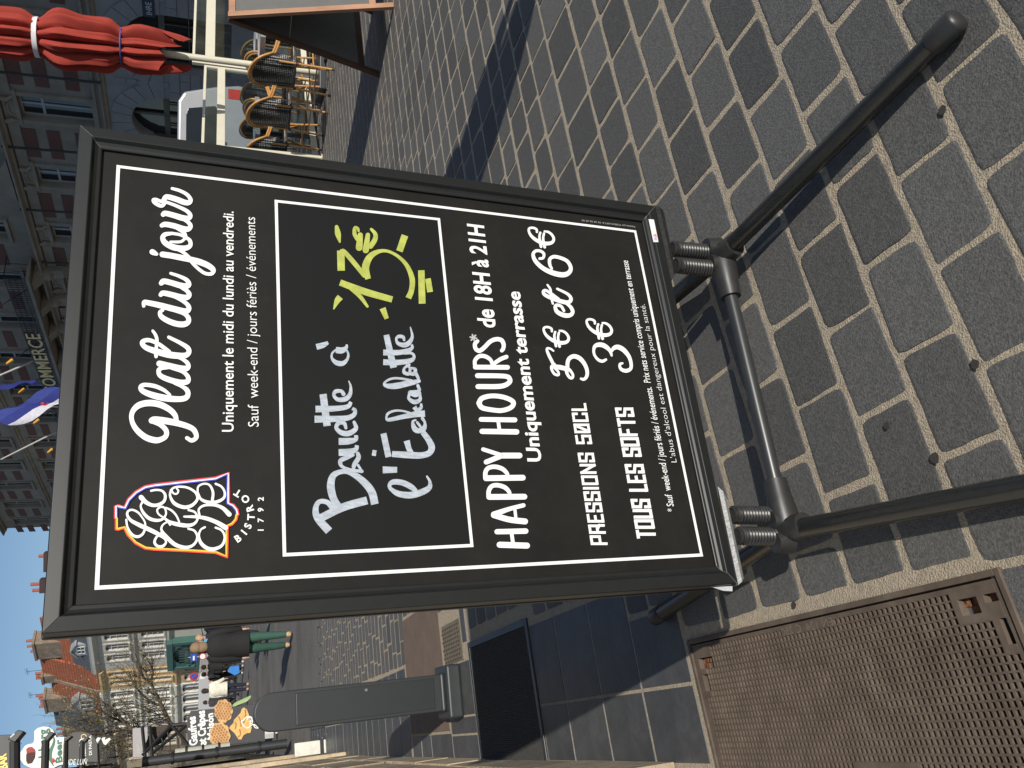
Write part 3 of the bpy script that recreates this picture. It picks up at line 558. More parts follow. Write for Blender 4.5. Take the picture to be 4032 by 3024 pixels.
# marker handwriting
m_mark = M('white chalk marker', (.40, .44, .49), rough=.7, var=.25, scale=60, stretch=(1, 8, 1)); m_yel = M('yellow chalk marker', (.40, .44, .085), rough=.7, var=.2, scale=50)
T4, T5, T6 = (1200, 1500, 2.633), (1200, 1260, 4.096), (1450, 1550, 3.77); mb = MB()
for s_ in ([(645,1240,82),(400,1310,82),(170,1420,80)], [(250,1560,85),(130,1420,75),(112,1320,58),(150,1255,50),(230,1260,52),(290,1320,56),(350,1332,55)], [(370,1330,66),(300,1230,75),(268,1100,80),(290,990,66),(370,945,50),(470,952,56),(600,1040,72),(690,1150,80),(725,1280,80)],
 [(590,940,36),(480,925,30),(385,890,34),(370,830,48),(450,790,44),(500,770,30)], [(500,930,28),(512,870,46),(555,800,48),(548,755,40)], [(550,875,26),(588,935,24)], [(350,745,72),(450,740,70),(525,715,48),(540,670,40)], [(350,630,72),(450,627,68),(525,610,45),(530,565,40)],
 [(425,490,30),(405,440,42),(350,440,46),(325,490,40),(380,540,52),(460,545,56),(528,495,46),(510,430,32)], [(100,400,74),(400,392,58),(500,360,48),(520,310,38),(490,288,32)], [(110,295,70),(300,290,58),(440,270,48),(478,220,34)], [(188,140,74),(230,470,76)],
 [(400,140,42),(378,110,36),(320,112,42),(300,150,34),(340,195,42),(420,190,52),(468,140,42),(474,60,24),(455,5,12)]): stroke(mb, T4, s_, cap=s_[0][2] < 60)
for s_ in ([(185,440,95),(290,412,88),(375,370,50)], [(500,488,36),(440,540,32),(435,620,40),(500,690,75),(600,708,80),(675,650,50),(700,570,38),(680,500,28)], [(500,490,100),(600,495,98),(665,450,58),(675,398,28)],
 [(1840,990,56),(1700,1020,88),(1450,1070,98),(1305,1062,66),(1290,1010,38),(1400,950,38),(1550,950,38),(1720,985,48)], [(1680,730,46),(1605,780,38),(1600,850,58),(1680,870,56),(1690,780,38),(1640,738,36)], [(1720,780,38),(1780,800,48),(1760,870,66),(1690,870,48)], [(1790,870,56),(1830,950,48)], [(1820,1060,48),(1838,1150,56),(1700,1180,80)],
 [(1262,685,94),(1500,690,88),(1700,660,76),(1760,600,46),(1720,542,42),(1600,550,28)], [(1262,530,94),(1500,530,84),(1660,500,76),(1730,450,48),(1720,400,38)], [(1312,245,92),(1430,775,108)], [(1600,330,38),(1580,280,56),(1510,272,56),(1472,310,38),(1500,380,56),(1600,410,78),(1680,370,76),(1730,270,46),(1700,122,18)]): stroke(mb, T5, s_, cap=s_[0][2] < 60)
for s_ in ([(55,880,85),(115,890,85)], [(868,1232,28),(910,1310,44),(900,1400,78),(780,1470,96),(620,1510,98),(450,1490,88),(335,1420,58),(312,1360,56),(370,1315,78),(500,1325,84),(620,1380,84),(690,1435,70)], [(212,1135,104),(425,1135,85)], [(222,595,88),(298,945,92)], [(567,702,92),(600,820,78),(640,900,80)],
 [(350,900,88),(600,915,98),(780,920,92),(900,885,88),(938,800,98),(890,690,88),(805,575,80)], [(700,395,28),(657,422,38),(682,520,78),(740,555,78),(820,520,78),(838,440,38),(800,370,48)], [(722,430,38),(768,488,38)],
 [(838,300,98),(700,310,88),(500,350,68),(320,390,56),(267,380,33),(290,300,38),(400,257,33),(530,265,30),(640,300,33)], [(680,200,68),(720,250,56),(780,210,48),(780,150,30)], [(602,20,38),(602,80,48),(680,128,68),(760,100,56),(768,30,38)], [(620,10,38),(700,30,56),(760,0,48)]): stroke(mb, T6, s_, cap=s_[0][2] < 60)
mb.build('marker_writing', m_mark, parent=chalk)
Y_ = (1200, 800, 2.765); mb = MB()
for s_ in ([(382,868,68),(660,970,74),(950,1053,68)], [(500,935,38),(600,1020,44),(680,1128,28)], [(395,740,80),(390,520,82)], [(395,520,30),(430,535,48),(540,660,52),(645,790,50)], [(688,830,60),(660,700,80),(720,575,66),(850,522,36),(980,562,33),(1100,670,44),(1165,820,58),(1160,950,58),(1125,1038,64)],
 [(345,262,40),(360,340,62),(380,428,20)], [(585,310,24),(575,280,30),(545,275,38),(540,340,44),(570,400,38)], [(602,352,58),(590,488,74)], [(685,350,48),(662,515,70)], [(722,288,30),(765,340,44),(762,400,54),(715,475,54)], [(1088,355,74),(1028,528,72)], [(1266,735,70),(1276,1098,74)], [(1338,825,62),(1362,972,64)], [(385,1025,72),(350,1070,60),(312,1160,12)], [(845,1148,68),(890,1262,46)]): stroke(mb, Y_, s_, cap=s_[0][2] < 60)
mb.build('price_writing', m_yel, parent=chalk)
# sticker on the bottom rail
mb = MB(); st_ = [(2400+848/5.53, 750+625/5.53), (2400+965/5.53, 750+635/5.53), (2400+1065/5.53, 750+1125/5.53), (2400+955/5.53, 750+1128/5.53)]
P = [PL(*p, off=.016) for p in st_]; P = [p+(p-sum(P)/4)*0 for p in P]; mb.prism(P, PN*.0006); stk = mb.build('sticker', M('white sticker', (.7, .7, .72), rough=.4), parent=sg, bevel=.0005)
mb = MB(); c0, u_, v_ = P[0]+(P[3]-P[0])*.62+(P[1]-P[0])*.12+PN*.0012, (P[1]-P[0])*.7, (P[3]-P[0])*.16; mb.add([c0+u_*0+v_*.5, c0+u_, c0+u_+v_], [(0, 1, 2)]); mb.build('sticker_mark', M('orange print', (.8, .25, .08)), parent=stk)
mb = MB(); c0 = P[0]+(P[3]-P[0])*.78+(P[1]-P[0])*.25+PN*.0012; mb.add([c0, c0+u_*.7, c0+u_*.7+v_*.8, c0+v_*.8], [(0, 1, 2, 3)]); mb.build('sticker_mark', M('violet print', (.4, .4, .75)), parent=stk)
# brackets under the rail
def bracket(px, mat_, nm):
    mb = MB(); P = [PL(*p) for p in px]
    for t0_, t1_, h0, h1 in ((0, .3, .013, .016), (.3, .6, .016, .012), (.6, .85, .012, .003), (.85, 1.0, .003, -.008)):
        a, d = P[0]+(P[1]-P[0])*t0_, P[3]+(P[2]-P[3])*t0_; b_, c = P[0]+(P[1]-P[0])*t1_, P[3]+(P[2]-P[3])*t1_
        mb.add([a+PN*h0, b_+PN*h1, c+PN*h1, d+PN*h0], [(0, 1, 2, 3)])
    mb.add([P[0]+PN*.013, P[3]+PN*.013, P[3]-PN*.03, P[0]-PN*.03, P[1]-PN*.008, P[2]-PN*.008, P[2]-PN*.03, P[1]-PN*.03], [(0, 3, 7, 4), (1, 5, 6, 2), (4, 7, 6, 5)])
    mb.build(nm, mat_, parent=sg, smooth=True)
m_brk = M('bracket with painted highlight', (.36, .36, .35), rough=.38, metal=.5, var=.5, scale=120, stretch=(1, 6, 1))  # black bracket coloured silver, its highlight put into the base colour
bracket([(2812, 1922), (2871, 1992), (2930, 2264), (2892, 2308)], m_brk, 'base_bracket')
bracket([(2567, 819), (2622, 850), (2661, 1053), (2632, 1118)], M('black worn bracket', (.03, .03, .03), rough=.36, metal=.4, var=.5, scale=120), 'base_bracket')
mb = MB(); mb.prism([PL(2800, 2310), PL(2848, 2326), PL(2884, 2328), PL(2884, 2308)], -PN*.002); mb.build('end_plate', M('bare edge', (.5, .52, .52), rough=.5), parent=sg)
mb = MB(); mb.prism([PL(2522, 815), PL(2562, 813), PL(2568, 822), PL(2530, 819)], -PN*.002); mb.build('end_plate', M('bare edge', (.6, .6, .6), rough=.5), parent=sg)
# base: joints, springs, legs
rh = PR.copy(); rh[2] = 0; rh /= np.linalg.norm(rh); pf = np.array([rh[1], -rh[0], 0])
NRj = np.array([.3231, 1.7945, .072]); NLj = np.array([-.3141, 1.5249, .074])
def coil(mb, a, b_, r_, wr, turns):
    a, b_ = np.array(a), np.array(b_); d = (b_-a); L = np.linalg.norm(d); d /= L; u = np.cross(d, [0, 1, 0]); u /= np.linalg.norm(u); v = np.cross(d, u); P = []
    n = int(turns*12)
    for i in range(n+1): an = 2*math.pi*i/12; P.append(a+d*L*i/n+(u*math.cos(an)+v*math.sin(an))*r_)
    mb.tube(P, wr, 5)
for pa, pb, nm in (((2878, 2028), (3052, 2030), 0), ((2900, 2110), (3074, 2112), 0), ((2645, 981), (2803, 995), 0), ((2659, 1044), (2818, 1059), 0)):
    a, b_ = PL(*pa, off=-.012), PL(*pb, off=-.012); mb = MB(); coil(mb, a, b_, .0172, .0036, 15); mb.tube([a, b_], .0150, 10); mb.build('spring', m_spring, parent=sg, smooth=True)
mb = MB()
def joint(Nj, sgn):
    mb = MB(); q1 = Nj+rh*sgn*-.115
    mb.tube([Nj-rh*sgn*-.008, Nj+rh*sgn*-.03, Nj+rh*sgn*-.075, q1], [.030, .034, .028, .0255], 16)
    mb.tube([Nj+pf*.055+np.array([0, 0, -.006]), Nj, Nj-pf*.055+np.array([0, 0, -.006])], [.0275, .032, .0275], 16)
    mb.tube([Nj+np.array([0, 0, .038])+rh*.024, Nj+np.array([0, 0, .0])+rh*.024], [.0215, .026], 14); mb.tube([Nj+np.array([0, 0, .038])-rh*.024, Nj+np.array([0, 0, .0])-rh*.024], [.0215, .026], 14)
    mb.build('cast_joint', m_cast, parent=sg, smooth=True)
joint(NRj, 1); joint(NLj, -1)
mb = MB(); mb.tube([NLj+rh*.09, NRj-rh*.09], .0165, 16); mb.build('cross_bar', M('satin black bar', (.03, .031, .031), rough=.33, spec=.6), parent=sg, smooth=True)
F_R = G(3775, 72, .024); F_L = rh*.22+pf*.79*-1; F_L = np.array([rh[0]*.222+pf[0]*-(-.79)*-1, 0, 0])
al, bl_ = NLj@rh-.07, 0
F_L = rh*(NLj@rh-.085)+pf*((NLj@pf)+.745); F_L[2] = .024
B_L = G(2578, 2432, .026); B_R = rh*(NRj@rh+.085)+pf*((NRj@pf)-.745); B_R[2] = .024
for Nj, Fp in ((NRj, F_R), (NLj, F_L), (NLj, B_L), (NRj, B_R)):
    d = Fp-Nj; Lg = np.linalg.norm(d); d /= Lg; d0 = Nj+d*.035; mb = MB(); mb.tube([d0, d0+(Fp-d0)*.5, Fp-d*.05], .0215, 18); lg = mb.build('leg', m_tube, parent=sg, smooth=True)
    mb = MB(); mb.tube([Fp-d*.062, Fp-d*.058, Fp-d*.006, Fp, Fp+d*.004], [.0225, .0242, .0242, .0205, .009], 18); mb.build('foot_cap', m_cast, parent=lg, smooth=True)
# ============================================================ BUILDINGS
def wall_root(name, label, cat, P0, az, group=None):
    return thing(name, label, cat, P0, rad(90-az), group)
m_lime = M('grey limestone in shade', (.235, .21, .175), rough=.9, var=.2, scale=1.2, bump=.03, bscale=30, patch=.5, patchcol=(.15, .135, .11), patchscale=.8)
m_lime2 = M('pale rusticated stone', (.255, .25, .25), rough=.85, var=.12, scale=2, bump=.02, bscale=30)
m_brick = M('dark red brick', (.125, .058, .048), rough=.9, var=.25, scale=30, stretch=(1, 1, 3))
m_glassd = M('dark window glass', (.02, .022, .024), rough=.06, var=.2, scale=2, spec=.8)
m_wframe = M('white window frame', (.6, .6, .58), rough=.6, var=.05)
m_wframe_g = M('grey window frame', (.36, .37, .38), rough=.6, var=.05)
m_black = M('black ironwork', (.012, .012, .013), rough=.5)
m_gold = M('gilt lettering', (.62, .47, .2), rough=.4, metal=.3, var=.1)
m_slater = M('slate roof', (.075, .082, .09), rough=.7, var=.25, scale=6, stretch=(1, 1, 5), bump=.03)
ch = wall_root('chamber_building', 'long shaded civic building with brick bands, ornate balcony and gilt lettering, on the right', 'building', (10, 35, 0), -28)
A0_, A1_, HT = -9., 46.7, 18.6
f = MB()
# main wall built in strips so that openings are real: windows recessed
WZ = [(5.75, 8.2), (9.95, 12.5), (13.7, 16.1)]; WC = [.03+3.75*k for k in range(-2, 13)]
def facade(mb, a0, a1, z0, z1, ops, depth=.35, th=1.0):
    """front skin at y=0 with recessed rectangular openings (a0,a1,z0,z1)"""
    As = sorted(set([a0, a1]+[v for o in ops for v in o[:2] if a0 < v < a1])); Zs = sorted(set([z0, z1]+[v for o in ops for v in o[2:] if z0 < v < z1]))
    for i in range(len(As)-1):
        run = None
        for j in range(len(Zs)-1):
            am, zm = (As[i]+As[i+1])/2, (Zs[j]+Zs[j+1])/2
            if any(o[0] < am < o[1] and o[2] < zm < o[3] for o in ops): continue
            mb.add([(As[i], 0, Zs[j]), (As[i+1], 0, Zs[j]), (As[i+1], 0, Zs[j+1]), (As[i], 0, Zs[j+1])], [(3, 2, 1, 0)])
    for o in ops:
        a, b_, c, d = o; D_ = -depth
        mb.add([(a, 0, c), (b_, 0, c), (b_, 0, d), (a, 0, d), (a, D_, c), (b_, D_, c), (b_, D_, d), (a, D_, d)], [(0, 1, 5, 4), (1, 2, 6, 5), (2, 3, 7, 6), (3, 0, 4, 7)])
    mb.add([(a0, 0, z0), (a1, 0, z0), (a1, 0, z1), (a0, 0, z1), (a0, -th, z0), (a1, -th, z0), (a1, -th, z1), (a0, -th, z1)], [(4, 5, 6, 7), (0, 3, 7, 4), (1, 5, 6, 2), (3, 2, 6, 7), (0, 4, 5, 1)])
ops = [(c-.58, c+.58, z0, z1) for c in WC for z0, z1 in WZ]
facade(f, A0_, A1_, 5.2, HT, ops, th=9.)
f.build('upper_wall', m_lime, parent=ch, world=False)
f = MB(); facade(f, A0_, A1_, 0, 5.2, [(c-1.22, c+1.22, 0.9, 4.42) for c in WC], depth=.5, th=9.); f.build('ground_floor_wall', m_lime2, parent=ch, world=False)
# arch infill above springing, rusticated joints as real recess strips (proud courses)
def win(wd, ht, bars, dbl=True, depth=.3):
    mb = MB(); fr_ = .07
    for a, b_, c, d in ((-wd/2, -wd/2+fr_, 0, ht), (wd/2-fr_, wd/2, 0, ht), (-wd/2+fr_, wd/2-fr_, 0, fr_), (-wd/2+fr_, wd/2-fr_, ht-fr_, ht), (-.045, .045, fr_, ht-fr_)): mb.ob((a, -depth, c), (b_-a, 0, 0), (0, .07, 0), (0, 0, d-c))
    for z in bars: mb.ob((-wd/2+fr_, -depth+.002, z-.045), (wd-2*fr_, 0, 0), (0, .075, 0), (0, 0, .09))
    g_ = MB(); g_.ob((-wd/2+.02, -depth+.02, .02), (wd-.04, 0, 0), (0, .01, 0), (0, 0, ht-.04)); return mb, g_
w1, g1 = win(1.16, 2.45, [1.7]); first = None; sec = None
for c in WC:
    for z0, z1 in WZ:
        if first is None: first = w1.build('window', m_wframe_g, parent=ch, world=False); gp = g1.build('pane', m_glassd, parent=first, world=False); o = first
        else: o = copy_tree(first, ch)
        o.location = (c, 0, z0)
# arched openings: spandrel infill + timber frame
def archpts(r_, zc, n=12): return [(r_*math.cos(math.pi*k/n), zc+r_*math.sin(math.pi*k/n)) for k in range(n+1)]
sp = MB(); zc = 3.2; AP = archpts(1.22, zc)
for sgn in (0, 1):
    P = [(x, z) for x, z in AP if (x >= -1e-6 if sgn == 0 else x <= 1e-6)]; cx = 1.22 if sgn == 0 else -1.22
    for i in range(len(P)-1): sp.add([(P[i][0], -.001, P[i][1]), (P[i+1][0], -.001, P[i+1][1]), (cx, -.001, 4.421), (P[i][0], -.5, P[i][1]), (P[i+1][0], -.5, P[i+1][1])], [(0, 1, 2), (0, 2, 1), (0, 3, 4, 1)])
    # voussoir wedges standing proud
for k in range(11):
    a0, a1 = math.pi*(k+.03)/11, math.pi*(k+.97)/11; r0, r1 = 1.24, 1.95
    sp.prism([(r0*math.cos(a0), 0, zc+r0*math.sin(a0)), (r1*math.cos(a0), 0, zc+r1*math.sin(a0)), (r1*math.cos(a1), 0, zc+r1*math.sin(a1)), (r0*math.cos(a1), 0, zc+r0*math.sin(a1))], (0, .045, 0))
af = MB()
for a, b_, c, d in ((-1.2, -1.08, .9, 4.4), (1.08, 1.2, .9, 4.4), (-1.08, 1.08, 3.1, 3.3), (-.06, .06, .9, 4.4)): af.ob((a, -.42, c), (b_-a, 0, 0), (0, .08, 0), (0, 0, d-c))
for x in (-.55, .55):
    for z in (1.6, 2.3): af.ob((x-.5, -.4, z), (1, 0, 0), (0, .04, 0), (0, 0, .04))
    af.ob((x-.02, -.4, .9), (.04, 0, 0), (0, .04, 0), (0, 0, 2.2))
ag = MB(); ag.ob((-1.2, -.45, .9), (2.4, 0, 0), (0, .01, 0), (0, 0, 3.52)); s1 = None
m_bronze = M('bronze window frame', (.09, .08, .06), rough=.5)
for c in WC:
    if s1 is None: s1 = sp.build('arch_surround', m_lime2, parent=ch, world=False); s2 = af.build('window', m_bronze, parent=ch, world=False); ag.build('pane', m_glassd, parent=s2, world=False); oo = (s1, s2)
    else: oo = (copy_tree(s1, ch), copy_tree(s2, ch))
    for o in oo: o.location = (c, 0, 0)
# rusticated courses between arches
cs = MB(); cs.ob((-.66+.02, 0, 0), (1.28-.0, 0, 0), (0, .04, 0), (0, 0, .33)); s3 = None
cb = MB(); cb.ob((0, 0, 0), (.62, 0, 0), (0, .04, 0), (0, 0, .335)); s3 = None
for c in WC[:-1]:
    for k in range(13):
        z = .12+.365*k
        if z+.33 > 5.05: continue
        x0 = c+1.26 if z < 2.9 else c+(1.97 if z < 4.6 else 1.6); x1 = c+3.75-(1.26 if z < 2.9 else (1.97 if z < 4.6 else 1.6))
        if z > 4.7: x0, x1 = c+.02, c+3.73
        mid = (x0+x1)/2+(.3 if k % 2 else -.3)*(1 if x1-x0 > 1 else .0)
        if c > 16: segs = [(x0, x1)]
        else: segs = [(x0, mid-.01), (mid+.01, x1)]
        for a, b_ in segs:
            if s3 is None: s3 = cb.build('rusticated_block', m_lime2, parent=ch, world=False); o = s3
            else: o = s3.copy(); C.objects.link(o); o.parent = ch
            o.location = (a, 0, z); o.scale = ((b_-a)/.62, 1, 1)
# brick bands
bb = MB(); bb.ob((0, 0, 0), (1.55, 0, 0), (0, .03, 0), (0, 0, .45)); s4 = None
for c in WC:
    for dz in (5.95, 6.65+.02, 7.85-.8, 7.87):
        for zo in (0, 4.2, 8.0):
            if dz == 6.67: continue
            if s4 is None: s4 = bb.build('brick_band', m_brick, parent=ch, world=False); o = s4
            else: o = s4.copy(); C.objects.link(o); o.parent = ch
            o.location = (c+1.1, 0, dz+zo+(.12 if dz < 6 else 0)); 
# ledges and cornices
def run(mb, prof_, a0, a1): mb.prism([(a0, o_, z) for o_, z in prof_], (a1-a0, 0, 0))
for nm, z, d in (('string_course', 5.18, .22), ('string_course', 5.42, .16), ('cornice', 8.75, .5), ('cornice', 12.95, .3), ('cornice', 16.9, .6)):
    mb = MB(); run(mb, [(0, z), (d*.4, z+.03), (d*.5, z+.1), (d, z+.16), (d, z+.24), (0, z+.28)], A0_, A1_); mb.build(nm, m_lime, parent=ch, world=False)
mb = MB(); run(mb, [(0, 8.35), (.1, 8.35), (.12, 8.72), (0, 8.72)], A0_, A1_); mb.build('frieze', m_lime, parent=ch, world=False)
for c in WC:      # carved window heads, sills and side trims
    mb = MB()
    for z0, z1 in WZ: 
        mb.ob((c-.78, 0, z0), (.18, 0, 0), (0, .08, 0), (0, 0, z1-z0)); mb.ob((c+.6, 0, z0), (.18, 0, 0), (0, .08, 0), (0, 0, z1-z0)); mb.ob((c-.85, 0, z0-.15), (1.7, 0, 0), (0, .14, 0), (0, 0, .148)); mb.ob((c-.85, 0, z1+.002), (1.7, 0, 0), (0, .12, 0), (0, 0, .14))
    for s_ in (-1, 1): mb.tube([(c+s_*.62, .1, 8.3), (c+s_*.5, .2, 8.5), (c+s_*.58, .26, 8.72)], [.05, .09, .07], 8)
    mb.tube([(c-.4, .1, 8.38), (c-.2, .14, 8.56), (c+.2, .14, 8.56), (c+.4, .1, 8.38)], .05, 6)
    mb.build('window_surround', m_lime, parent=ch, world=False)
for c in (3.78, 18.78, 33.78):
    mb = MB(); mb.prism([(c-1.25, 0, 9.05), (c+1.25, 0, 9.05), (c, 0, 9.72)], (0, .45, 0)); mb.build('pediment', m_lime, parent=ch, world=False)
for c in WC[:9]:
    mb = MB(); mb.tube([(c+1.9, .3, 9.1), (c+1.9, .25, 5.3)], .05, 8); mb.build('downpipe', m_black, parent=ch, world=False)
# roof
mb = MB(); mb.prism([(A0_, .2, HT), (A0_, -2.5, HT+3.5), (A0_, -6.5, HT+3.5), (A0_, -9, HT)], (A1_-A0_, 0, 0)); mb.build('roof', m_slater, parent=ch, world=False)
# end gable relief seen against the sky
mb = MB()
for z in np.arange(13, 18.4, .55): mb.ob((A1_, -.6, z), (.16 if int(z*2) % 2 else .08, 0, 0), (0, .55, 0), (0, 0, .5))
mb.build('quoin', m_brick, parent=ch, world=False)
# balcony with railing and letters
bal = MB(); B0, B1, BZ = 9.5, 24.5, 9.32
bal.prism([(B0, 0, BZ-.02), (B0, 1.25, BZ-.02), (B1, 1.25, BZ-.02), (B1, 0, BZ-.02)], (0, 0, .14)); bc = bal.build('balcony_slab', m_lime, parent=ch, world=False)
for c in (10.3, 12.6, 15.0, 18.0, 21.0, 23.6):
    mb = MB(); mb.prism([(c-.3, 0, 7.9), (c-.3, .3, 8.1), (c-.3, .45, 8.8), (c-.3, 1.1, 9.28), (c-.3, 0, 9.28)], (.6, 0, 0)); mb.sphere((c, .42, 8.75), .25, 8, 6); mb.build('carved_bracket', m_lime, parent=ch, world=False)
rl = MB()
for z in (BZ+.16, BZ+.34, BZ+.98): rl.bar((B0, 1.2, z), (B1, 1.2, z), .035)
x = B0
while x < B1:
    rl.bar((x, 1.2, BZ+.12), (x, 1.2, BZ+.98), .022)
    rl.tube([(x+.09+.07*math.cos(k*.9), 1.2, BZ+.66+.18*math.sin(k*.9)) for k in range(8)], .009, 4); x += .18
for y in (.4, .8): rl.bar((B0, y, BZ+.12), (B0, y, BZ+.98), .022)
rl.bar((B0, 0, BZ+.98), (B0, 1.2, BZ+.98), .035)
rl.build('balcony_railing', m_black, parent=ch, world=False)
lt = MB(); put_text(lt, 'DE COMMERCE', (22.4, 1.26, BZ+.28), (-1., 0, 0), (0, 0, 1.), 8.2, .62, bold=.012, N=np.array([0, 1., 0])); lt.build('gilt_letters', m_gold, parent=ch, world=False)
# name plate by the arch
mb = MB(); mb.ob((-5.55, .05, 3.35), (.7, 0, 0), (0, .03, 0), (0, 0, .38)); pl_ = mb.build('number_plate', M('navy plate', (.01, .015, .05), rough=.4), parent=ch, world=False)
mb = MB(); put_text(mb, 'IHRE', (-4.95, .085, 3.44), (-1., 0, 0), (0, 0, 1.), .5, .18, N=np.array([0, 1., 0])); mb.build('plate_lettering', m_wframe, parent=pl_, world=False)
# lamp arms with brass tips, flag poles and flags: each its own thing
chM = mat_of(ch)
def CW(a, o, z): return np.array(chM@Vector((a, o, z)))
def polet(name, label, cat, a, z, da, do, dz, r_, mat_, tip=None, group=None):
    t = thing(name, label, cat, CW(a, 0 if do > 1.5 else 1.2, z), group=group); mb = MB(); p0 = CW(a, .0, z); p1 = CW(a+da, do, z+dz); mb.tube([p0, p1], [r_, r_*.6], 8); mb.build('pole', mat_, parent=t)
    if tip: mb = MB(); mb.tube([p1, p1+(p1-p0)/np.linalg.norm(p1-p0)*.35], [.09, .05], 8); mb.build('brass_tip', tip, parent=t)
    return p0, p1
m_pole = M('pale flag pole', (.55, .54, .5), rough=.5)
for i, (a, lab) in enumerate(((18.2, 'pale slanting flag pole above the letters of the balcony, nearer one'), (27., 'pale slanting flag pole further along the facade, left of the flags'))): polet('flag_pole', lab, 'flag pole', a, 9.6, -1.2, 3.0, 3.6, .06, m_pole, group='flag poles of the civic building')
for i, (a, z, lab) in enumerate(((11.6, 9.4, 'at the near end of the balcony'), (16.2, 9.4, 'above the gilt letters'), (19.4, 9.4, 'between the two flag poles'), (23.2, 9.3, 'below the flags'), (27.4, 9.2, 'beyond the balcony'), (31.8, 9.2, 'furthest along the facade'))): polet('facade_lamp', 'thin black lamp arm with amber tip '+lab, 'wall lamp', a, z, -.3, 1.8, 1.6, .03, m_black, tip=M('amber glass', (.7, .35, .05), rough=.3), group='lamp arms on the civic building')
def flag(name, label, p, q, drop, cols):
    p, q, drop = map(np.array, (p, q, drop)); t = thing(name, label, 'flag', p)
    mb = MB(); n = len(cols)
    bm_ = []
    for i, m_ in enumerate(cols):
        V = []; 
        for u in range(9):
            for v in range(4):
                s_ = u/8; w_ = (i+v/3)/n; V.append(p+(q-p)*s_+drop*w_+np.array([.12*math.sin(s_*9+w_*4), .12*math.cos(s_*7+w_*5), .05*math.sin(s_*8)]))
        V2 = [x+np.array([.006, .006, 0]) for x in V]
        mb.cm = i; mb.add(V+V2, [(a*4+b_, a*4+b_+1, a*4+b_+5, a*4+b_+4) for a in range(8) for b_ in range(3)]+[(36+a*4+b_, 36+a*4+b_+4, 36+a*4+b_+5, 36+a*4+b_+1) for a in range(8) for b_ in range(3)])
    mb.build('cloth', cols, parent=t, smooth=True)
m_bl, m_wh, m_rd, m_eu = M('flag blue', (.03, .05, .25), rough=.8), M('flag white', (.6, .6, .68), rough=.8), M('flag red', (.6, .03, .05), rough=.8), M('flag deep blue', (.02, .03, .2), rough=.8)  # flag blues lowered so the colour carries the shade on the cloth
flag('european_flag', 'blue european flag hanging furled from the balcony, above the tricolour', D(112, 1505, 50.5), D(-60, 1530, 49), (0, 0, -.6), [m_eu])
flag('tricolour_flag', 'french tricolour hanging from a pole over the balcony', D(205, 1523, 50), D(-30, 1640, 48.5), (-.5, 0, -1.1), [m_bl, m_eu, m_wh])
flag('red_pennant', 'red corner of a flag below the tricolour', D(100, 1588, 49.5), D(152, 1580, 49.5), (-.1, 0, -.5), [m_rd])
# ------------------------------------------------------------ far row of houses
RP = (-17.853, 62., 0); RAZ = -50.
m_cream = M('pale stucco', (.58, .54, .44), rough=.85, var=.08, scale=2, patch=.3, patchcol=(.42, .39, .32)); m_grey = M('light grey stucco', (.50, .475, .42), rough=.85, var=.08, scale=2, patch=.3, patchcol=(.4, .37, .33))
m_yel2 = M('ochre yellow stucco', (.60, .44, .24), rough=.85, var=.1, scale=2); m_wht = M('white stucco', (.68, .65, .56), rough=.85, var=.08, scale=2, patch=.35, patchcol=(.5, .46, .38))
m_buff = M('buff stone', (.45, .37, .25), rough=.9, var=.15, scale=2)
m_tile = bpy.data.materials.new('orange clay tiles'); m_tile.use_nodes = True; nt = m_tile.node_tree; b = nt.nodes['Principled BSDF']; tc = nt.nodes.new('ShaderNodeTexCoord'); wv = nt.nodes.new('ShaderNodeTexBrick')
mp = nt.nodes.new('ShaderNodeMapping'); mp.inputs['Rotation'].default_value = (rad(90), 0, 0); nt.links.new(tc.outputs['Object'], mp.inputs[0]); nt.links.new(mp.outputs[0], wv.inputs['Vector'])
for k, v in (('Scale', 1.), ('Mortar Size', .02), ('Brick Width', .22), ('Row Height', .17)): wv.inputs[k].default_value = v
wv.inputs['Color1'].default_value = (.40, .115, .045, 1); wv.inputs['Color2'].default_value = (.29, .085, .04, 1); wv.inputs['Mortar'].default_value = (.14, .05, .03, 1); nt.links.new(wv.outputs[0], b.inputs['Base Color']); b.inputs['Roughness'].default_value = .85
m_chim = M('sooty chimney render', (.22, .175, .13), rough=.95, var=.35, scale=3, bump=.1, bscale=12)
m_pot = M('clay pot', (.33, .11, .07), rough=.9); m_zinc = M('zinc', (.35, .38, .40), rough=.45, metal=.3, var=.1)
m_dark_int = M('dark interior', (.02, .02, .022), rough=.6); m_blind = M('window blind', (.6, .58, .55), rough=.9)
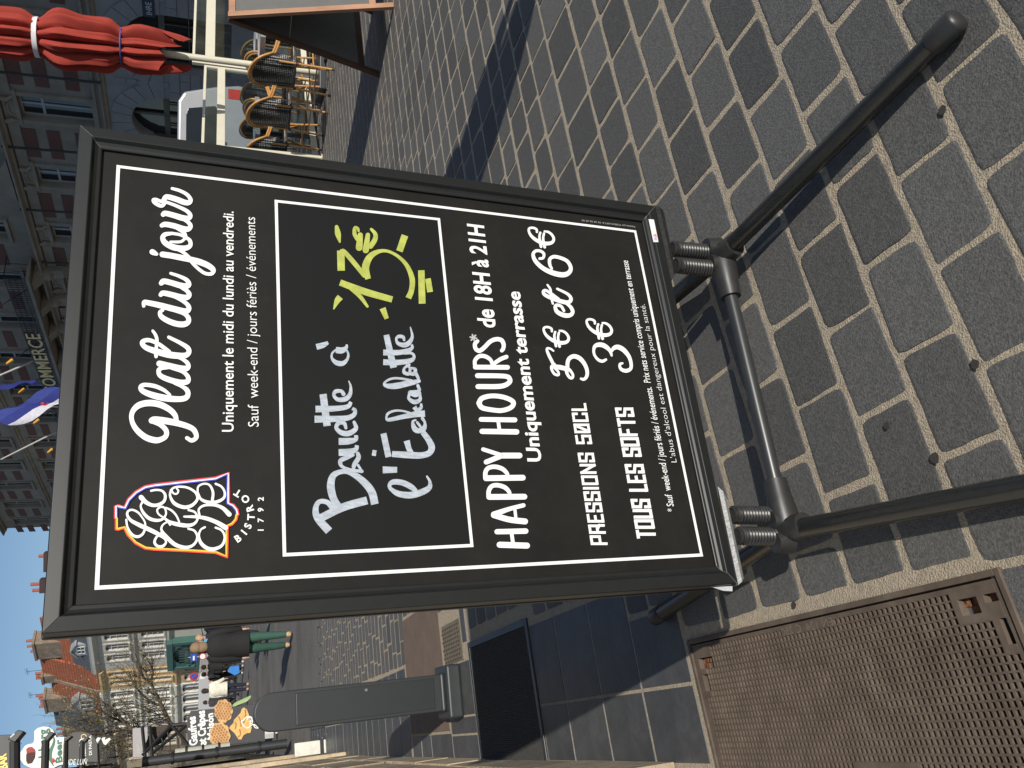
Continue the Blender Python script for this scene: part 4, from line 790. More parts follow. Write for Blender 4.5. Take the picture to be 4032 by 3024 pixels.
def house(name, label, a0, a1, zt, mw, wins, wspec, fb, roof=None, depth=8.):
    """wins: [(centre, w, z0, z1)], local x along row"""
    h = thing(name, label, 'building', RP, rad(90-RAZ), group='row of old houses at the end of the street'); mb = MB()
    ops = [(c-w_/2, c+w_/2, z0, z1) for c, w_, z0, z1, kk in wins]; facade(mb, a0, a1, 0, zt, ops, depth=.125, th=depth); mb.build('wall', mw, parent=h, world=False)
    for c, w_, z0, z1, kk in wins:
        mb = MB(); t_ = .04; H_ = z1-z0
        parts_ = [(-w_/2, -w_/2+t_, 0, H_), (w_/2-t_, w_/2, 0, H_), (-w_/2+t_, w_/2-t_, 0, t_), (-w_/2+t_, w_/2-t_, H_-t_, H_), (-.028, .028, t_, H_-t_)]
        for a, b_, c_, d in parts_: mb.ob((a, -.1, c_), (b_-a, 0, 0), (0, .04, 0), (0, 0, d-c_))
        if kk: 
            mb.ob((-w_/2+t_, -.098, H_*.72), (w_-2*t_, 0, 0), (0, .05, 0), (0, 0, .06))
            for q_ in (.24, .48): mb.ob((-w_/2+t_, -.095, H_*q_), (w_-2*t_, 0, 0), (0, .03, 0), (0, 0, .025))
        wo = mb.build('window', m_wframe, parent=h, world=False); wo.location = (c, 0, z0)
        g_ = MB(); g_.ob((-w_/2+.01, -.115, .01), (w_-.02, 0, 0), (0, .008, 0), (0, 0, H_-.02)); g_.build('pane', m_glassd, parent=wo, world=False)
        s_ = MB(); s_.ob((-w_/2-.12, 0, -.1), (w_+.24, 0, 0), (0, .12, 0), (0, 0, .098)); s_.build('sill', mw, parent=wo, world=False)
        # segmental head and side trim
        s_ = MB(); P = [(-w_/2-.1, .0, H_-.02)]+[((w_/2)*math.cos(math.pi-math.pi*k/8)*1., .0, H_-.18+.18*math.sin(math.pi*k/8)) for k in range(9)]+[(w_/2+.1, 0, H_-.02), (w_/2+.1, 0, H_+.14), (-w_/2-.1, 0, H_+.14)]
        s_.prism(P, (0, .05, 0)); s_.ob((-w_/2-.13, 0, 0), (.12, 0, 0), (0, .05, 0), (0, 0, H_-.03)); s_.ob((w_/2+.01, 0, 0), (.12, 0, 0), (0, .05, 0), (0, 0, H_-.03)); s_.build('window_trim', mw, parent=wo, world=False)
    for z, d, hh in fb:
        mb = MB(); run(mb, [(0, z), (d*.5, z+hh*.2), (d, z+hh*.6), (d, z+hh), (0, z+hh)], a0+.01, a1-.01); mb.build('cornice', mw, parent=h, world=False)
    return h
def chimney(h, a, o_, z0, w_, d, z1, pots, aerial=False):
    mb = MB(); mb.ob((a, o_, z0), (w_, 0, 0), (0, d, 0), (0, 0, z1-z0)); mb.ob((a-.06, o_-.06, z1-.16), (w_+.12, 0, 0), (0, d+.12, 0), (0, 0, .165)); c_ = mb.build('chimney', m_chim, parent=h, world=False, bevel=.02)
    for k in range(pots):
        mb = MB(); x = a+w_*(k+.5)/pots; hh = R.uniform(.28, .5); mb.lathe([(.1, 0), (.085, hh*.9), (.1, hh)], (x, o_+d/2, z1), 8); mb.build('chimney_pot', m_pot, parent=c_, world=False)
    if aerial:
        mb = MB(); x = a+w_*.3; mb.tube([(x, o_+.1, z1), (x, o_+.1, z1+1.0)], .015, 5); mb.tube([(x-.4, o_+.1, z1+.95), (x+.4, o_+.1, z1+.95)], .01, 4)
        for q_ in (-.3, -.1, .1, .3): mb.tube([(x+q_, o_+.1, z1+.8), (x+q_, o_+.1, z1+1.1)], .008, 4)
        mb.build('aerial', m_black, parent=c_, world=False)
def slope(h, a0, a1, z0, z1, o0, o1, mat_, nm='roof', ashift=0.):
    mb = MB(); mb.prism([(a0, o0, z0), (a1, o0, z0), (a1+ashift, o1, z1), (a0+ashift, o1, z1)], (0, -.1, -.15)); r_ = mb.build(nm, mat_, parent=h, world=False); return r_
def dormer(h, a, z, w_, hh, o_, mat_, fm=None):
    mb = MB(); mb.prism([(a-w_/2, o_, z), (a+w_/2, o_, z), (a+w_/2, o_, z+hh), (a, o_, z+hh*1.45), (a-w_/2, o_, z+hh)], (0, -1.6, 0)); d_ = mb.build('dormer', mat_, parent=h, world=False)
    mb = MB(); q = w_*.32
    for x0, x1, c_, e in ((-q, -q+.05, .08, hh*.95), (q-.05, q, .08, hh*.95), (-.03, .03, .08, hh*.95), (-q+.05, q-.05, .08, .13), (-q+.05, q-.05, hh*.5, hh*.5+.04), (-q+.05, q-.05, hh*.9, hh*.95)): mb.ob((a+x0, o_+.0, z+c_), (x1-x0, 0, 0), (0, .05, 0), (0, 0, e-c_))
    mb.build('window', m_wframe, parent=d_, world=False)
    mb = MB(); mb.ob((a-q, o_+.005, z+.09), (2*q, 0, 0), (0, .01, 0), (0, 0, hh*.85)); mb.build('pane', m_glassd, parent=d_, world=False)
    mb = MB()
    for s_ in (-1, 1): mb.prism([(a+s_*(w_/2+.12), o_+.12, z+hh-.06), (a, o_+.12, z+hh*1.5), (a, o_-1.6, z+hh*1.5), (a+s_*(w_/2+.12), o_-1.6, z+hh-.06)], (0, 0, .07))
    mb.build('dormer_roof', mat_, parent=d_, world=False)
W3 = [(c, .74, 6.73, 8.17, 1) for c in (-4.9, -3.6, -2.3, -1.0, .25, 1.5)]+[(c, .74, 4.5, 5.93, 1) for c in (-4.9, -3.6, -2.3, -1.05, .25, 1.5)]
h1 = house('town_house', 'light grey house with white sash windows above the green shop front', -6.2, 2.82, 9.1, m_grey, W3+[(c, 1.3, .4, 3.5, 0) for c in (-4.6, -2.4)], None, [(3.95, .22, .35), (6.25, .15, .18), (8.6, .35, .42)])
slope(h1, -6.3, 2.8, 9.1, 10.3, .1, -.5, m_slater); slope(h1, -1.6, 2.8, 10.28, 12.1, -.52, -1.5, m_tile); dormer(h1, .25, 9.3, 1.25, .62, -.0, m_zinc); dormer(h1, -2.9, 9.3, 1.25, .62, -.0, m_zinc)
chimney(h1, .45, -1.9, 10.6, 1.85, 1.0, 12.7, 3)
mb = MB(); mb.ob((-6.3, .08, 9.04), (9.1, 0, 0), (0, .14, 0), (0, 0, .12)); mb.build('gutter', m_zinc, parent=h1, world=False)
h2 = house('town_house', 'narrow ochre yellow house with two tall windows on each floor', 2.83, 5.38, 8.75, m_yel2, [(c, .5, 6.7, 8.2, 1) for c in (3.5, 4.62)]+[(c, .5, 4.15, 5.88, 1) for c in (3.5, 4.62)]+[(3.45, .85, .3, 3.3, 0), (4.7, .85, .3, 3.3, 0)], None, [(3.65, .2, .25), (6.2, .08, .14), (8.4, .3, .36)])
slope(h2, 2.6, 5.2, 8.85, 12.5, .1, -1.2, m_tile, ashift=-.15)
for a, zt_ in ((5.2, 11.9),):
    mb = MB(); mb.prism([(a, .15, 8.8), (a+.32, .15, 8.8), (a-.1, -1.3, 12.65), (a-.42, -1.3, 12.65)], (0, 0, .22)); mb.build('parapet', m_chim, parent=h2, world=False)
chimney(h2, 4.4, -1.7, 11.2, .9, .8, 12.6, 3, True)
h3 = house('town_house', 'white stucco house with four rows of windows behind the bare tree', 5.4, 11.1, 8.9, m_wht, [(c, .78, 6.73, 8.22, 1) for c in (6.15, 7.5, 8.85, 10.2)]+[(c, .78, 4.3, 5.88, 1) for c in (6.15, 7.5, 8.85, 10.2)]+[(c, 1.05, .3, 3.45, 0) for c in (6.2, 7.65, 9.1, 10.4)], None, [(3.62, .25, .32), (6.2, .12, .16), (8.35, .3, .5)])
slope(h3, 5.5, 8.6, 8.95, 12.1, .1, -1.2, m_tile, ashift=-.1); dormer(h3, 7.0, 9.3, 1.7, 1.0, -.0, m_zinc); slope(h3, 8.6, 11.4, 8.95, 12.35, .1, -1.2, m_slater, ashift=.1)
mb = MB(); mb.prism([(8.4, .15, 8.9), (8.75, .15, 8.9), (8.65, -1.3, 12.3), (8.3, -1.3, 12.3)], (0, 0, .22)); mb.build('parapet', m_chim, parent=h3, world=False)
chimney(h3, 7.15, -1.7, 11.0, 1.8, .9, 12.75, 5, True)
h4 = house('town_house', 'low buff stone house with a pointed black doorway beyond the white house', 11.12, 19., 8.4, m_buff, [(c, .8, 6.4, 7.8, 1) for c in (12., 13.6, 15.2)]+[(c, .8, 4., 5.5, 1) for c in (12., 13.6, 15.2)]+[(12.2, 1., .2, 3., 0), (14.2, 1., .2, 3., 0)], None, [(3.5, .2, .25), (7.95, .3, .36)])
slope(h4, 11.12, 19, 8.45, 11.6, .1, -1.6, m_slater); chimney(h4, 12.2, -1.9, 10.4, 1.5, .8, 12.0, 2)
# green shop front on the grey house (a bow front of its own)
sf = thing('green_shop_front', 'arched dark green timber shop front with balustrade, below the light grey house', 'shop front', RP, rad(90-RAZ)); m_gr = M('green paint', (.045, .115, .1), rough=.5, var=.12)
mb = MB(); mb.ob((-.35, .004, 3.95), (3.3, 0, 0), (0, .55, 0), (0, 0, .4)); mb.ob((-.35, .004, 2.25), (3.3, 0, 0), (0, .6, 0), (0, 0, .22)); mb.ob((-.35, .004, 2.47), (.3, 0, 0), (0, .5, 0), (0, 0, 1.48)); mb.ob((2.65, .004, 2.47), (.3, 0, 0), (0, .5, 0), (0, 0, 1.48)); mb.build('surround', m_gr, parent=sf, world=False, bevel=.02)
mb = MB(); P = [(1.3+1.35*math.cos(math.pi*k/10), .35, 2.75+1.2*math.sin(math.pi*k/10)) for k in range(11)]; 
for i in range(10): mb.prism([P[i], P[i+1], (P[i+1][0], .35, 3.96), (P[i][0], .35, 3.96)], (0, .08, 0))
mb.build('arch', m_gr, parent=sf, world=False)
mb = MB(); mb.ob((-.05, .06, 2.47), (2.7, 0, 0), (0, .02, 0), (0, 0, 1.48)); mb.build('pane', M('pale shop glass', (.16, .2, .2), rough=.2), parent=sf, world=False)
for k in range(9): mb = MB(); mb.bar((.1+k*.3, .3, 2.5), (.1+k*.3, .3, 3.9-abs(k-4)*.1), .05); mb.build('glazing_bar', M('dark green bar', (.03, .07, .06)) if k == 0 else bpy.data.materials['dark green bar'], parent=sf, world=False)
mb = MB(); mb.ob((-.1, .45, 2.5), (2.85, 0, 0), (0, .06, 0), (0, 0, .06)); mb.ob((-.1, .45, 2.9), (2.85, 0, 0), (0, .05, 0), (0, 0, .05)); mb.build('balustrade', m_black, parent=sf, world=False)
mb = MB(); mb.ob((-.1, .01, .15), (1.25, 0, 0), (0, .3, 0), (0, 0, 2.08)); mb.ob((1.45, .01, .15), (1.25, 0, 0), (0, .3, 0), (0, 0, 2.08)); mb.build('shop_window', m_glassd, parent=sf, world=False)
for a, z0, z1 in ((3.45, 2.2, 3.1), (4.7, 2.2, 3.1)):
    mb = MB(); mb.ob((a-.38, -.12, z0), (.76, 0, 0), (0, .02, 0), (0, 0, z1-z0)); mb.build('shop_blind', m_blind, parent=h2, world=False)
for a in (6.2, 7.65, 9.1):
    mb = MB(); mb.ob((a-.45, -.1, 2.3), (.55, 0, 0), (0, .02, 0), (0, 0, 1.0)); mb.build('shop_blind', m_blind, parent=h3, world=False)
# dark house whose chimneys show over the top edge of the sign
bk = thing('dark_house', 'dark roofed house whose chimney stacks stand just above the sign, against the sky', 'building', (-20, 88, 0))
_l, _r = D(190, 2372, 88)[0]+20, D(190, 2120, 88)[0]+20; _z = D(178, 2250, 88)[2]
mb = MB(); mb.ob((_l, 0, 0), (_r-_l, 0, 0), (0, 9, 0), (0, 0, _z-.8)); mb.build('wall', m_chim, parent=bk, world=False)
mb = MB(); mb.prism([(_l, -.3, _z-.8), (_r, -.3, _z-.8), (_r-.8, 2, _z), (_l+.8, 2, _z)], (0, 6, 0)); mb.build('roof', m_slater, parent=bk, world=False)
for (x0, y0, y1, pots) in ((150, 2342, 2288, ((2330, 123), (2306, 116))), (166, 2258, 2182, ((2194, 148),))):
    a, b_ = D(x0, y0, 88), D(x0, y1, 88); mb = MB(); mb.ob((a[0]+20, .5, _z-1.5), (b_[0]-a[0], 0, 0), (0, 1, 0), (0, 0, a[2]-_z+1.5)); c_ = mb.build('chimney', M('sooty stack', (.05, .03, .03), rough=.9), parent=bk, world=False)
    for py, px in pots: p = D(px, py, 88.5); mb = MB(); mb.tube([(p[0]+20, 1, a[2]-.1), (p[0]+20, 1, p[2])], .16, 8); mb.build('chimney_pot', m_pot, parent=c_, world=False)
# ============================================================ TERRACE
m_rattan = M('orange rattan cane', (.50, .25, .075), rough=.35, var=.2, scale=40, coat=.3)
m_rattd = M('dark cane binding', (.05, .035, .025), rough=.5)
m_weave = bpy.data.materials.new('black and white weave'); m_weave.use_nodes = True; nt = m_weave.node_tree; b = nt.nodes['Principled BSDF']; tc = nt.nodes.new('ShaderNodeTexCoord')
vo = nt.nodes.new('ShaderNodeTexVoronoi'); vo.inputs['Scale'].default_value = 48; vo.inputs['Randomness'].default_value = .12; nt.links.new(tc.outputs['UV'], vo.inputs['Vector'])
nt.links.new(tc.outputs['Object'], vo.inputs['Vector']); mr = nt.nodes.new('ShaderNodeMapRange'); mr.inputs[1].default_value = .2; mr.inputs[2].default_value = .42; nt.links.new(vo.outputs['Distance'], mr.inputs[0])
nt.links.new(ramp_mix(nt, mr.outputs[0], (.5, .5, .48), (.012, .012, .012)), b.inputs['Base Color']); b.inputs['Roughness'].default_value = .5
m_cream = M('cream powder coat', (.60, .56, .44), rough=.45, var=.04, patch=.2, patchcol=(.5, .46, .36)); m_clear = glassmat('clear glass')
m_red = M('red parasol canvas', (.30, .034, .021), rough=.9, var=.15, scale=5, bump=.01, bscale=200); m_strap = M('white strap', (.7, .68, .7), rough=.6); m_blue = M('blue cord', (.05, .07, .3), rough=.6)
m_tabtop = M('light grey table top', (.45, .45, .46), rough=.3, metal=.2); 
# chair prototype, local: faces +y, back at -y
def HP(u):       # armchair hoop: arm, round back, arm
    if u < .22: f_ = u/.22; return (.225+.012*f_, .20-.33*f_, .63+.07*f_**1.5)
    if u > .78: x, y, z = HP(1-u); return (-x, y, z)
    a = math.pi*(u-.22)/.56; return (.237*math.cos(a), -.13-.10*math.sin(a), .70+.25*math.sin(a)**.85)
def make_chair():
    t = thing('bistro_chair', 'x', 'chair'); hoop = []
    for k in range(25):
        hoop.append(HP(k/24))
    for dy, dz, nm in ((0, 0, 'back_hoop'), (.018, -.028, 'back_hoop')):
        mb = MB(); mb.tube([(x*(1-.05*(dz != 0)), y+dy, z+dz) for x, y, z in hoop], .0135, 8); mb.build(nm, m_rattan, parent=t, world=False, smooth=True)
    mb = MB(); n = 14; V = []; 
    for i in range(n+1):
        x, yt, zt = HP(.2+.6*i/n); x *= .95; zt -= .03; yt += .012
        for j in range(6): f_ = j/5; V.append((x*(1-.12*f_), yt+(-.19-yt)*f_*.25, zt+(.47-zt)*f_))
    mb.add(V+[(v[0], v[1]+.006, v[2]) for v in V], [(i*6+j, i*6+j+1, i*6+j+7, i*6+j+6) for i in range(n) for j in range(5)]+[((n+1)*6+i*6+j, (n+1)*6+i*6+j+6, (n+1)*6+i*6+j+7, (n+1)*6+i*6+j+1) for i in range(n) for j in range(5)])
    mb.build('woven_back', m_weave, parent=t, world=False, smooth=True)
    mb = MB(); P = [(.21*math.copysign(abs(math.cos(a))**.6, math.cos(a)), .21*math.copysign(abs(math.sin(a))**.6, math.sin(a)), .445) for a in np.linspace(0, 2*math.pi, 20, endpoint=False)]; mb.prism(P, (0, 0, .022)); mb.build('woven_seat', m_weave, parent=t, world=False, bevel=.006)
    mb = MB(); mb.tube([(p[0]*1.04, p[1]*1.04, .44) for p in P]+[(P[0][0]*1.04, P[0][1]*1.04, .44)], .013, 6); mb.build('seat_ring', m_rattd, parent=t, world=False)
    for sx in (-1, 1):
        for sy in (-1, 1):
            mb = MB(); top = (.19*sx, .18*sy, .62 if sy > 0 else .9 if False else .60); mb.tube([(.19*sx, .18*sy, .6 if sy > 0 else .62), (.185*sx, .18*sy, .45), (.2*sx, .215*sy, .02)], .0125, 8); lg = mb.build('leg', m_rattan, parent=t, world=False, smooth=True)
            mb = MB(); mb.tube([(.2*sx, .215*sy, .035), (.2*sx, .216*sy, 0)], .0155, 8); mb.tube([(.188*sx, .186*sy, .41), (.187*sx, .184*sy, .44)], .0165, 8); mb.build('leg_binding', m_rattd, parent=lg, world=False)
    for a, b_ in (((-.19, .2, .2), (.19, .2, .2)), ((-.19, -.2, .2), (.19, -.2, .2)), ((-.19, -.2, .24), (-.19, .2, .24)), ((.19, -.2, .24), (.19, .2, .24)), ((-.19, .2, .2), (-.1, .2, .42)), ((.19, .2, .2), (.1, .2, .42))):
        mb = MB(); mb.tube([a, b_], .009, 6); mb.build('stretcher', m_rattan, parent=t, world=False)
    return t
cp = make_chair(); used = [False]
def chair(x, y, rz, label):
    o = cp if not used[0] else copy_tree(cp); used[0] = True; o.location = (x, y, 0); o.rotation_euler = (0, 0, rz); tag(o, label, 'chair', 'rattan chairs on the terrace')
chair(3.72, 10.15, rad(-62), 'orange rattan bistro chair nearest the wooden board, front row')
chair(3.42, 10.8, rad(-62), 'orange rattan bistro chair in the middle of the front row')
chair(3.12, 11.42, rad(-62), 'orange rattan bistro chair beside the cream post, end of the front row')
chair(4.75, 14.3, rad(-50), 'rattan bistro chair behind the parasol pole, back row nearest the wooden board')
chair(4.05, 11.55, rad(118), 'rattan bistro chair with its back to the table, beside the parasol pole')
chair(4.32, 14.6, rad(-55), 'rattan bistro chair in the middle of the back row')
chair(3.95, 14.9, rad(-70), 'rattan bistro chair of the back row near the cream post')
chair(4.9, 11.0, rad(125), 'rattan bistro chair half hidden behind the wooden board')
chair(5.3, 14.1, rad(-40), 'rattan bistro chair furthest back behind the tables')
chair(3.62, 12.15, rad(120), 'rattan bistro chair behind the second table, back to the street')
def table(x, y, rz, label):
    t = thing('cafe_table', label, 'table', (x, y, 0), rz, 'cafe tables on the terrace'); mb = MB(); mb.box((0, 0, .775), (.66, .60, .035)); mb.build('table_top', m_tabtop, parent=t, world=False, bevel=.008)
    mb = MB(); 
    for a in ((-.33, -.335, .745, .66), ): mb.ob((-.335, -.306, .75), (.67, 0, 0), (0, .004, 0), (0, 0, .06)); mb.ob((-.335, .302, .75), (.67, 0, 0), (0, .004, 0), (0, 0, .06)); mb.ob((-.336, -.302, .75), (.004, 0, 0), (0, .604, 0), (0, 0, .06)); mb.ob((.332, -.302, .75), (.004, 0, 0), (0, .604, 0), (0, 0, .06))
    mb.build('table_edge', M('bright table edge', (.6, .6, .62), rough=.25, metal=.7), parent=t, world=False); mb = MB(); mb.lathe([(.03, .03), (.03, .76)], (0, 0, 0), 10); mb.build('column', m_black, parent=t, world=False)
    mb = MB(); mb.box((0, 0, .02), (.5, .06, .03)); mb.box((0, 0, .021), (.06, .5, .031)); mb.build('foot', m_black, parent=t, world=False)
table(4.22, 10.75, rad(28), 'grey topped cafe table behind the nearest rattan chair'); table(3.42, 12.0, rad(28), 'grey topped cafe table beyond the middle rattan chair'); table(4.75, 12.2, rad(28), 'grey topped cafe table in the back row')
# glass screens
def screen(label, p, q, zt, zr0, zr1, post):
    p, q = np.array(p, float), np.array(q, float); t = thing('glass_screen', label, 'screen', (*p[:2], 0), group='cream framed glass screens'); d = (q-p)/np.linalg.norm(q-p)
    def bb_(a, b_, z0, z1, th, nm, m_=m_cream): mb = MB(); n_ = np.array([-d[1], d[0], 0])*th/2; A = p+d*a; B = p+d*b_; mb.ob(A-n_+[0, 0, z0], B-A, 2*n_, (0, 0, z1-z0)); mb.build(nm, m_, parent=t, bevel=.004 if m_ is m_cream else 0)
    L = np.linalg.norm(q-p)
    if post: bb_(0, .07, 0, zt, .09, 'post'); bb_(-.04, .11, 0, .012, .16, 'foot_plate')
    else: bb_(0, .045, 0, zt, .05, 'stile')
    bb_(L-.045, L, 0, zt, .05, 'stile'); bb_(.07, L-.045, zt-.035, zt, .045, 'top_rail'); bb_(.07, L-.045, zr0, zr1, .055, 'middle_rail'); bb_(.07, L-.045, .04, .12, .05, 'bottom_rail')
    bb_(.07, L-.045, zr1, zt-.035, .008, 'pane', m_clear); bb_(.07, L-.045, .12, zr0, .008, 'pane', m_clear)
sA, sB, sC = np.array([2.86, 11.06, 0]), np.array([4.43, 12.6, 0]), np.array([6.4, 13.9, 0])
screen('cream framed glass screen ending at the post beside the pavement sign', sA, sB, 1.47, 1.19, 1.29, True)
screen('taller cream framed glass screen further right, behind the wooden board', sB+[.03, .02, 0], sC, 1.63, 1.33, 1.46, False)
# parasols
def parasol(name_lab, base, z0, z1, R0, mast, tilt=(0, 0), seed=1):
    rr = random.Random(seed); t = thing('folded_parasol', name_lab, 'parasol', base, group='folded red parasols'); N_ = 132; V = []; zs = np.linspace(0, 1, 64); ph = [rr.uniform(0, 6.28) for _ in range(6)]
    for u in zs:
        z = z0+(z1-z0)*u; strap = z0+(z1-z0)*.435; k1 = math.exp(-((z-strap)/.10)**2); tie = z0+(z1-z0)*.14; k2 = math.exp(-((z-tie)/.08)**2)
        Rz = R0*(1.05-.30*u**2)*(1-.28*k1-.30*k2)*(1+.16*math.exp(-((z-(strap-.25))/.16)**2))
        for k in range(N_):
            th = 2*math.pi*k/N_; fold = abs(math.sin(5.5*th+ph[0]+.8*u+.6*math.sin(3*u+ph[1])))**.6; fold2 = math.sin(17*th+ph[2]+3*u+math.sin(9*u))
            r_ = Rz*(.60+.40*fold+.055*fold2*(1-k1)+.06*math.sin(2*th+ph[3]+4*u)); hem = max(0, 1-u/.13); zz_ = z-hem*(.38*abs(math.sin(3.5*th+ph[4]))**1.6*(.6+.4*math.sin(2*th+ph[5]))); r_ *= 1-.35*hem*abs(math.sin(3.5*th+ph[4])); V.append((r_*math.cos(th)+tilt[0]*(z-z0), r_*math.sin(th)+tilt[1]*(z-z0), zz_))
    mb = MB(); n = len(zs); mb.add(V, [(i*N_+k, i*N_+(k+1) % N_, (i+1)*N_+(k+1) % N_, (i+1)*N_+k) for i in range(n-1) for k in range(N_)]+[tuple((n-1)*N_+k for k in range(N_))]); mb.build('canopy', m_red, parent=t, world=False, smooth=True)
    for zz, hh, mt_, rr_ in ((z0+(z1-z0)*.435, .05, m_strap, .79), (z0+(z1-z0)*.14, .012, m_blue, .76)):
        P = [(R0*rr_*math.cos(a)+tilt[0]*(zz-z0), R0*rr_*math.sin(a)+tilt[1]*(zz-z0)) for a in np.linspace(0, 2*math.pi, 28, endpoint=False)]; mb = MB(); mb.prism([(x, y, zz) for x, y in P], (0, 0, hh)); mb.build('strap', mt_, parent=t, world=False, smooth=True)
    mb = MB()
    if mast < .04: mb.tube([(0, 0, 0), (tilt[0]*(z1-z0), tilt[1]*(z1-z0), z1)], mast, 14)
    else: mb.box((0, 0, z0/2+.2), (mast, mast, z0+.4), rad(30))
    mb.build('pole', m_cream, parent=t, world=False, smooth=True)
    mb = MB(); mb.box((0, 0, .04), (.6, .6, .08)); mb.build('base_plate', m_dk, parent=t, world=False, bevel=.01)
pb = D(900, 240, 11.0); parasol('tall folded red parasol with white strap, rising behind the rattan chairs', (pb[0], 11.0, 0), 1.95, 4.9, .285, .0399, tilt=(-.012, 0))
parasol('second folded red parasol on a thick mast, just outside the right edge', (2.88, 1.42, 0), 1.55, 2.9, .26, .2, seed=5)
# wooden A-board
m_wood = M('orange varnished pine', (.36, .19, .11), rough=.5, var=.3, scale=6, stretch=(1, 1, .2), bump=.02, bscale=40); m_wood_shade = M('pine with painted shade', (.07, .035, .02), rough=.5, var=.3, scale=6, stretch=(1, 1, .2)); m_bb = M('grey board back', (.115, .112, .105), rough=.7, var=.1)  # back leaf is the same pine, its shade put into a darker colour
ab = thing('wooden_board', 'wooden framed A-board seen from behind, standing beside the terrace chairs', 'sign', (2.9, 7.0, 0)); rd = np.array([.883, .469, 0]); pd_ = np.array([.469, -.883, 0])
f1, f2 = np.array([2.575, 6.985, 0]), np.array([2.575, 6.985, 0])+rd*.76; ap1 = f1+pd_*.34+[0, 0, 1.20]; ap2 = f2+pd_*.34+[0, 0, 1.20]; g1, g2 = f1+pd_*.68, f2+pd_*.68
def leaf(nm, a, b_, c, d, out, m_wood):      # a,b feet; c,d apex ; out = outward side
    up_ = (c-a)/np.linalg.norm(c-a); n_ = np.cross(rd, up_); lf = thing
    mb = MB(); mb.bar(a+rd*.0, c, .05, .03, up=n_); s1_ = mb.build('stile', m_wood, parent=ab, bevel=.003)
    mb = MB(); mb.bar(b_, d, .05, .03, up=n_); mb.build('stile', m_wood, parent=ab, bevel=.003)
    L = np.linalg.norm(c-a)
    for t_ in (L-.03, .16): mb = MB(); mb.bar(a+up_*t_+rd*.025, b_+up_*t_-rd*.025, .05, .028, up=n_); mb.build('rail', m_wood, parent=ab, bevel=.003)
    mb = MB(); q = a+up_*.185+rd*.025-n_*.006; mb.ob(q, rd*(np.linalg.norm(b_-a)-.05), up_*(L-.24), n_*.010); mb.build('board_panel', m_bb, parent=ab)
leaf('a', f1, f2, ap1, ap2, -1, m_wood_shade); leaf('b', g1, g2, ap1+pd_*.03, ap2+pd_*.03, 1, m_wood)
mb = MB(); mb.bar(f1+(ap1-f1)*.62+rd*.02, g1+(ap1-g1)*.62+rd*.02, .02, .006); mb.build('hinge_bar', m_alu, parent=ab)
# silver van seen through the glass
vn = thing('silver_van', 'silver van parked behind the glass screens and red parasol', 'van', (4.6, 18.2, 0)); m_sil = M('silver car paint', (.30, .30, .32), rough=.35, metal=.2, var=.05, coat=.5); m_vg = M('tinted van glass', (.008, .014, .022), rough=.15, spec=.2)
pr = [(-2.2, .3), (1.45, .3), (1.5, .9), (1.42, 1.35), (1.25, 1.95), (1.05, 2.06), (-1.7, 2.08), (-2.15, 1.9), (-2.25, 1.0)]
mb = MB(); mb.prism([(x, 0, z) for x, z in pr], (0, 1.8, 0)); mb.build('body', m_sil, parent=vn, world=False, bevel=.06, segs=3)
mb = MB(); mb.prism([(-1.9, -.006, 1.25), (.92, -.006, 1.25), (1.02, -.006, 1.35), (.92, -.006, 1.85), (.8, -.006, 1.9), (-1.9, -.006, 1.9)], (0, .02, 0)); mb.build('side_window', m_vg, parent=vn, world=False, bevel=.01)
mb = MB(); mb.ob((-1.3, -.012, 1.28), (.7, 0, 0), (0, .004, 0), (0, 0, .2)); mb.build('window_reflection', M('mint green', (.12, .45, .33)), parent=vn, world=False)  # flat green patch painted as a reflection in the window
for x in (-1.5, .85):
    mb = MB(); mb.tube([(x, -.02, .33), (x, .2, .33)], .33, 20); w_ = mb.build('wheel', m_matr, parent=vn, world=False); mb = MB(); mb.tube([(x, -.03, .33), (x, .0, .33)], .2, 14); mb.build('hub_cap', m_alu, parent=w_, world=False)
mb = MB(); mb.ob((1.2, -.01, .85), (.2, 0, 0), (0, .02, 0), (0, 0, .25)); mb.build('rear_light', M('red lamp', (.5, .03, .02), rough=.2), parent=vn, world=False); mb = MB(); mb.ob((.1, -.02, 1.12), (.2, 0, 0), (0, .02, 0), (0, 0, .03)); mb.build('door_handle', m_black, parent=vn, world=False)
# ============================================================ LEFT WALL, SIGNS, TREES
def PT(x, y, t): r = ray(x, y); O = ST(0, t); return CAMP+r*(((O-CAMP)@E2n)/(r@E2n))
E2n = np.array([E1[1], -E1[0], 0])*-1          # exact normal of a plane holding E1 and the vertical
SX = E1; UZ = np.array([0, 0, 1.])
m_sand = M('warm sandstone block', (.42, .33, .22), rough=.9, var=.3, scale=4, bump=.08, bscale=30, patch=.5, patchcol=(.30, .27, .22), patchscale=5, randv=.25)
m_joint = M('lime joint', (.42, .39, .33), rough=.95, var=.2)
lw = thing('stone_building', 'warm sandstone building whose wall runs along the slate paving at the far left', 'building', ST(-.3, 2.4), rotz=-rad(22.7))
def LB(mb, s0, s1, t0, t1, z0, z1): mb.hexa([ST(s0, t0, z0), ST(s1, t0, z0), ST(s1, t1, z0), ST(s0, t1, z0), ST(s0, t0, z1), ST(s1, t0, z1), ST(s1, t1, z1), ST(s0, t1, z1)])
mb = MB(); LB(mb, -6, -.215, 2.42, 16, -.02, 8.5); mb.build('wall', m_joint, parent=lw)
blk = None
zz = .0; row = 0
